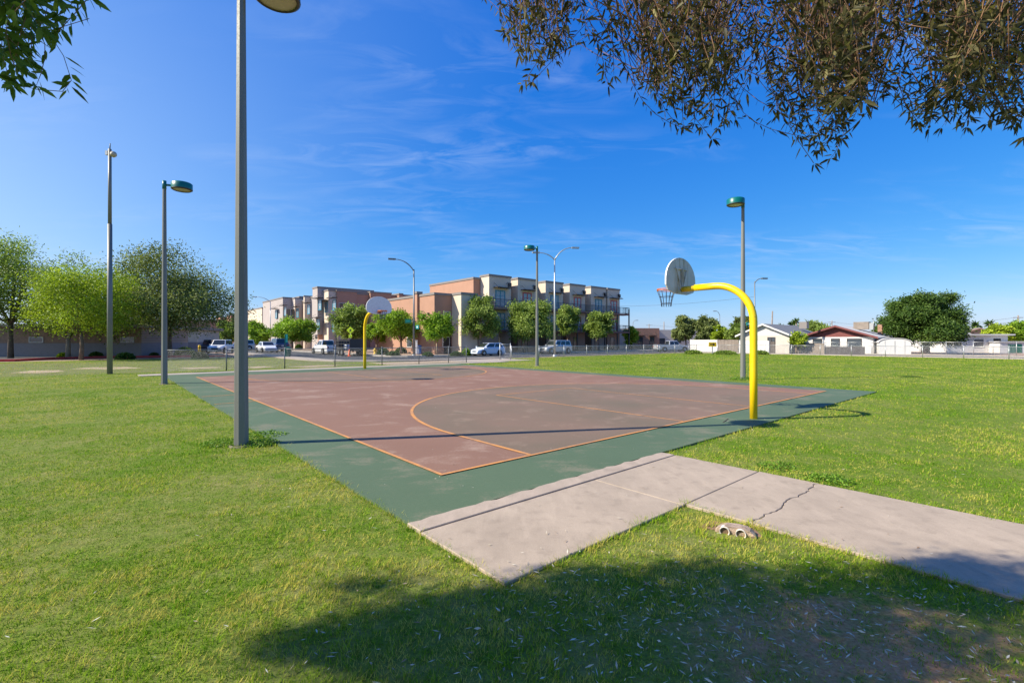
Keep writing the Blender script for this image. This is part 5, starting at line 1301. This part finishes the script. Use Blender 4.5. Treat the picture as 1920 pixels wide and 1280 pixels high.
# ------------------------------------------------------------------ overhanging trees
def strands(specs, r, leaf, tw, up=None):
    """hanging twigs with leaves; specs: (px0,px1,py_end0,py_end1,depth0,depth1,count,len_lo,len_hi)"""
    C, D, Ls = [], [], []; tm = MB()
    for (x0,x1,e0,e1,d0,d1,cnt,l0,l1) in specs:
        for _ in range(int(cnt*1.3)):
            d = r.uniform(d0,d1); px = r.uniform(x0,x1); pe = e0+(e1-e0)*r.random()**.8 - 5
            L = r.uniform(l0,l1)
            end = np.array([wx(px,d), d, hz(pe,d)])
            drift = r.normal(0,.55,3); drift[2] = 0
            p = end + np.array([0,0,L]) + drift*L*.8
            n = max(5,int(L/.022)); pts = []
            ctl = (p+end)/2 + r.normal(0,.10,3)
            for i in range(n+1):
                k = i/n; pts.append((1-k)**2*p + 2*k*(1-k)*ctl + k*k*end)
            tm.tube([tuple(q) for q in pts[::3]+[pts[-1]]], [tw]*(len(pts[::3]))+[tw*.5], 3, caps=False)
            for i in range(1,n+1):
                if r.random() < .22 and i < n*.85: continue
                t = pts[i]-pts[i-1]; t /= np.linalg.norm(t)+1e-9
                side = np.cross(t, r.normal(size=3)); side /= np.linalg.norm(side)+1e-9
                for s in ((1,-1) if r.random() < .75 else (1,)):
                    C.append(pts[i]); D.append(t*r.uniform(.2,1.0)+side*s*r.uniform(.7,1.2)+np.array([0,0,r.uniform(-.25,.15)])); Ls.append(r.uniform(.65,1.25))
            for _k in range(3):
                C.append(pts[-1]); D.append((pts[-1]-pts[-2])/np.linalg.norm(pts[-1]-pts[-2])+r.normal(0,.35,3)); Ls.append(r.uniform(.7,1.2))
    C = np.array(C); D = np.array(D); Ls = np.array(Ls); n = len(C)
    D /= np.linalg.norm(D,axis=1,keepdims=True); A = r.normal(size=(n,3)); S = np.cross(D,A); S /= np.linalg.norm(S,axis=1,keepdims=True)
    N = np.cross(S,D); l = (leaf[0]*Ls)[:,None]; w = (leaf[1]*Ls)[:,None]; dr_ = np.array([0,0,-1.0])
    p0 = C+D*.004; m1 = C+D*l*.32; m2 = C+D*l*.68+dr_*l*.03; p3 = C+D*l+dr_*l*.10
    Vx = np.stack([p0, m1+S*w*.5, m2+S*w*.40, p3, m2-S*w*.40, m1-S*w*.5, m1+N*w*.10, m2+N*w*.08],1).reshape(-1,3)
    k = np.arange(n)[:,None]*8
    Fc = np.concatenate([k+np.array([[0,6,1,1]])[:, :4]*0 + np.array([[6,7,2,1]]), k+np.array([[6,5,4,7]])])
    Tr = np.concatenate([k+np.array([[0,6,1]]), k+np.array([[0,5,6]]), k+np.array([[7,3,2]]), k+np.array([[7,4,3]])])
    return Vx, Fc, Tr, tm, n
def mixed_mesh(name, Vx, Fq, Ft, mat, var):
    me = bpy.data.meshes.new(name); me.vertices.add(len(Vx)); me.vertices.foreach_set('co', np.asarray(Vx,np.float32).ravel())
    idx = np.concatenate([Fq.ravel(), Ft.ravel()]).astype(np.int32); me.loops.add(len(idx)); me.loops.foreach_set('vertex_index', idx)
    st = np.concatenate([np.arange(len(Fq))*4, len(Fq)*4+np.arange(len(Ft))*3]).astype(np.int32); me.polygons.add(len(st)); me.polygons.foreach_set('loop_start', st)
    a = me.attributes.new('var','FLOAT','POINT'); a.data.foreach_set('value', np.asarray(var,np.float32)); me.materials.append(mat); me.update(calc_edges=True); return me

r = np.random.default_rng(42)
ol = thing('olive_tree', (-.6,-2.9,0), 'large olive tree overhead with drooping leafy twigs across the top right', 'tree')
OB = Vector((-.6,-2.9,0))
specs = [  # px0,px1,py_lo,py_hi,depth0,depth1,count,len
    (970,1065,-10,110,1.4,2.0,34,.18,.4), (945,985,60,95,1.6,1.8,3,.2,.3), (970,1010,140,172,1.6,1.8,2,.3,.45), (1010,1060,70,120,1.5,1.9,7,.2,.4),
    (1100,1150,-40,10,1.5,2.0,3,.18,.3), (1130,1200,40,120,1.5,1.9,6,.25,.4), (1120,1160,130,165,1.6,1.8,3,.3,.4), (1215,1350,0,165,1.2,2.1,72,.2,.5),
    (1250,1370,150,215,1.5,1.9,18,.25,.5), (1225,1270,170,195,1.6,1.8,3,.3,.4), (1270,1385,215,272,1.6,1.8,9,.35,.55), (1380,1410,-10,110,1.5,2.0,3,.2,.35),
    (1518,1628,0,200,1.1,2.1,80,.25,.6), (1455,1510,0,90,1.5,1.9,7,.2,.35), (1450,1510,120,210,1.5,1.8,9,.2,.35), (1490,1590,190,265,1.5,1.9,20,.3,.6), (1490,1560,265,312,1.6,1.8,5,.35,.55), (1600,1665,110,190,1.5,2.0,10,.22,.4),
    (1745,1940,0,175,1.1,2.1,84,.2,.5), (1720,1900,170,245,1.4,1.9,30,.25,.5), (1700,1750,140,250,1.5,1.8,7,.22,.36), (1870,1990,180,265,1.4,1.9,18,.25,.5), (1660,1700,-40,10,1.5,2.0,2,.18,.3),
    (1925,2250,0,260,1.3,2.2,60,.25,.6)]
Vx, Fq, Ft, tm, nl = strands(specs, r, (.0385,.0076), .0012)
nm = len(Vx)//8; var = np.repeat(np.clip(r.normal(.45,.25,nm),0,1),8)
off = np.array(OB)
o1 = link('drooping_leaves', mixed_mesh('drooping_leaves', Vx-off, Fq, Ft, MAT['leaf_near'], var), ol); o1['kind'] = 'stuff'
tm.v = [(a-OB.x,b-OB.y,c) for a, b, c in tm.v]; o2 = tm.build('twig', MAT['twig'], ol); o2['kind'] = 'stuff'
# bare tangled stems inside the thick clumps
bt = MB()
for (x0,x1,cnt,ylo) in ((1190,1370,170,170),(1500,1640,220,220),(1640,1720,30,90),(1720,1920,100,200),(960,1060,22,90)):
    for _ in range(cnt):
        d = r.uniform(1.4,2.3); px = r.uniform(x0,x1); e = np.array([wx(px,d),d,hz(r.uniform(10,ylo),d)]); s = e+np.array([r.normal(0,.12),r.normal(0,.12),r.uniform(.25,.7)]); c = (s+e)/2+r.normal(0,.06,3)
        bt.tube([tuple((1-k)**2*s+2*k*(1-k)*c+k*k*e) for k in np.linspace(0,1,6)], r.uniform(.001,.0026), 3, caps=False)
bt.v = [(a-OB.x,b-OB.y,c) for a, b, c in bt.v]; o = bt.build('bare_stem', MAT['twig'], ol); o['kind'] = 'stuff'
# trunk and limbs
MB().tube([(0,0,-.1),(.08,.05,.9),(.02,.1,1.7),(.1,.15,2.3)], [.34,.27,.24,.25], 12).build('trunk', MAT['bark'], ol)
lb = MB()
for (ex,ey,ez) in ((1.0,4.4,4.1),(1.7,4.5,3.9),(2.7,4.4,3.8),(3.6,4.4,3.9),(-2.5,3.6,5.4),(-4.2,4.0,5.2),(-1.5,2.2,6.5),(1.0,1.5,6.8),(-5.4,3.6,4.9),(3.8,2.0,5.5)):
    e = Vector((ex,ey,ez)); c = e*.5+Vector((0,0,1.3))
    lb.tube(bez((.1,.15,2.2),c,e,8), [.12,.11,.10,.085,.07,.055,.04,.025], 8)
lb.build('limb', MAT['bark'], ol)
# the crown that shades the lower part of the lawn: leaves high above the frame
k = np.array(SD)/SD.z
def shade_pts(poly_fn, n, h0, h1):
    g = poly_fn(n); h = r.uniform(h0,h1,len(g)); return np.stack([g[:,0]+k[0]*h, g[:,1]+k[1]*h, h],1)
def blob(cx, cy, rx, ry):
    def f(n):
        a = r.uniform(0,2*pi,n); q = np.sqrt(r.random(n)); return np.stack([cx+rx*q*np.cos(a), cy+ry*q*np.sin(a)],1)
    return f
cl = []
def gpx(x, y): g = gp(x,y); return g.x, g.y
for (px, py, rx, ry, n) in ((1000,1185,.80,.36,120),(1250,1135,.62,.33,90),(1150,1240,1.0,.26,120),(1470,1140,.62,.36,80),(1690,1150,.65,.34,60),(1500,1240,.9,.28,70),(1880,1110,.55,.30,80),(800,1220,.50,.20,60),(640,1200,.36,.13,30),(700,1100,.15,.10,8),(930,1130,.34,.13,30),(1820,1240,1.0,.3,60),(1650,1095,.35,.12,14),(1840,1068,.5,.14,46),(1750,1085,.3,.1,20),(1100,1085,.32,.1,20),(1330,1070,.4,.10,22),(760,1150,.2,.1,12),(1560,1075,.3,.1,14)):
    cx, cy = gpx(px,py); cl.append(shade_pts(blob(cx,cy,rx,ry), int(n*(1.7 if px < 1400 else 1.0)), 4.3, 6.6))
cl.append(shade_pts(blob(1.0,1.4,3.0,.75), 220, 4.2, 6.8)); cl.append(shade_pts(blob(5.0,2.2,1.6,1.5), 110, 4.2, 6.8)); cl.append(shade_pts(blob(2.0,-.6,4.0,1.2), 200, 4.4, 7.2))
cl = np.concatenate(cl)
cp = np.repeat(cl, 30, 0); cp = cp + r.normal(size=cp.shape)*np.array([.11,.10,.11])
iy = (cp[:,2]-HC)*F/np.maximum(cp[:,1],.05); keep = (cp[:,1] < .1) | (iy > YH+45)
cp = cp[keep]; n = len(cp)
D = r.normal(size=(n,3)); D[:,2] -= .4
Vx, Fc = leaf_quads(cp-off, D, .085*r.uniform(.7,1.3,n), .023, r)
link('crown', np_mesh('crown', Vx, Fc, MAT['leaf_near'], np.repeat(np.clip(r.normal(.5,.25,n),0,1),4)), ol)
# second tree: ash twigs in the top left corner
AB = Vector((-4.6,.6,0))
ash = thing('ash_tree', AB, 'ash tree with broad green leaflets hanging into the top left corner', 'tree')
specs = [(-60,50,-20,60,1.6,2.2,9,.2,.4), (20,115,-60,35,1.7,2.1,7,.2,.35), (50,110,40,75,1.7,2.0,3,.3,.4), (-40,60,70,130,1.7,2.1,8,.25,.4), (10,70,130,170,1.7,2.0,4,.3,.4), (150,185,-5,12,1.8,2.0,1,.3,.4), (-220,-60,-40,140,1.6,2.3,30,.25,.5)]
r2 = np.random.default_rng(77)
Vx, Fq, Ft, tm, nl = strands(specs, r2, (.062,.0185), .0016)
nm = len(Vx)//8
o = link('hanging_leaves', mixed_mesh('hanging_leaves', Vx-np.array(AB), Fq, Ft, MAT['leaf_ash'], np.repeat(np.clip(r2.normal(.5,.25,nm),0,1),8)), ash); o['kind'] = 'stuff'
tm.v = [(a-AB.x,b-AB.y,c) for a, b, c in tm.v]; o = tm.build('twig', MAT['twig'], ash); o['kind'] = 'stuff'
MB().tube([(0,0,-.1),(0,.1,1.5),(.1,.15,2.6)], [.18,.14,.13], 10).build('trunk', MAT['palebark'], ash)
lb = MB()
for e in ((2.2,1.3,3.3),(1.6,1.5,3.5),(-1.2,.8,4.5),(.6,-1.2,4.8)): lb.tube(bez((.1,.15,2.5),Vector(e)*.5+Vector((0,0,1.6)),e,7), [.07,.06,.05,.045,.035,.025,.015], 7)
lb.build('limb', MAT['palebark'], ash)

print('triangles', sum(len(o.data.loops)-2*len(o.data.polygons) for o in COL.objects if o.type == 'MESH'))
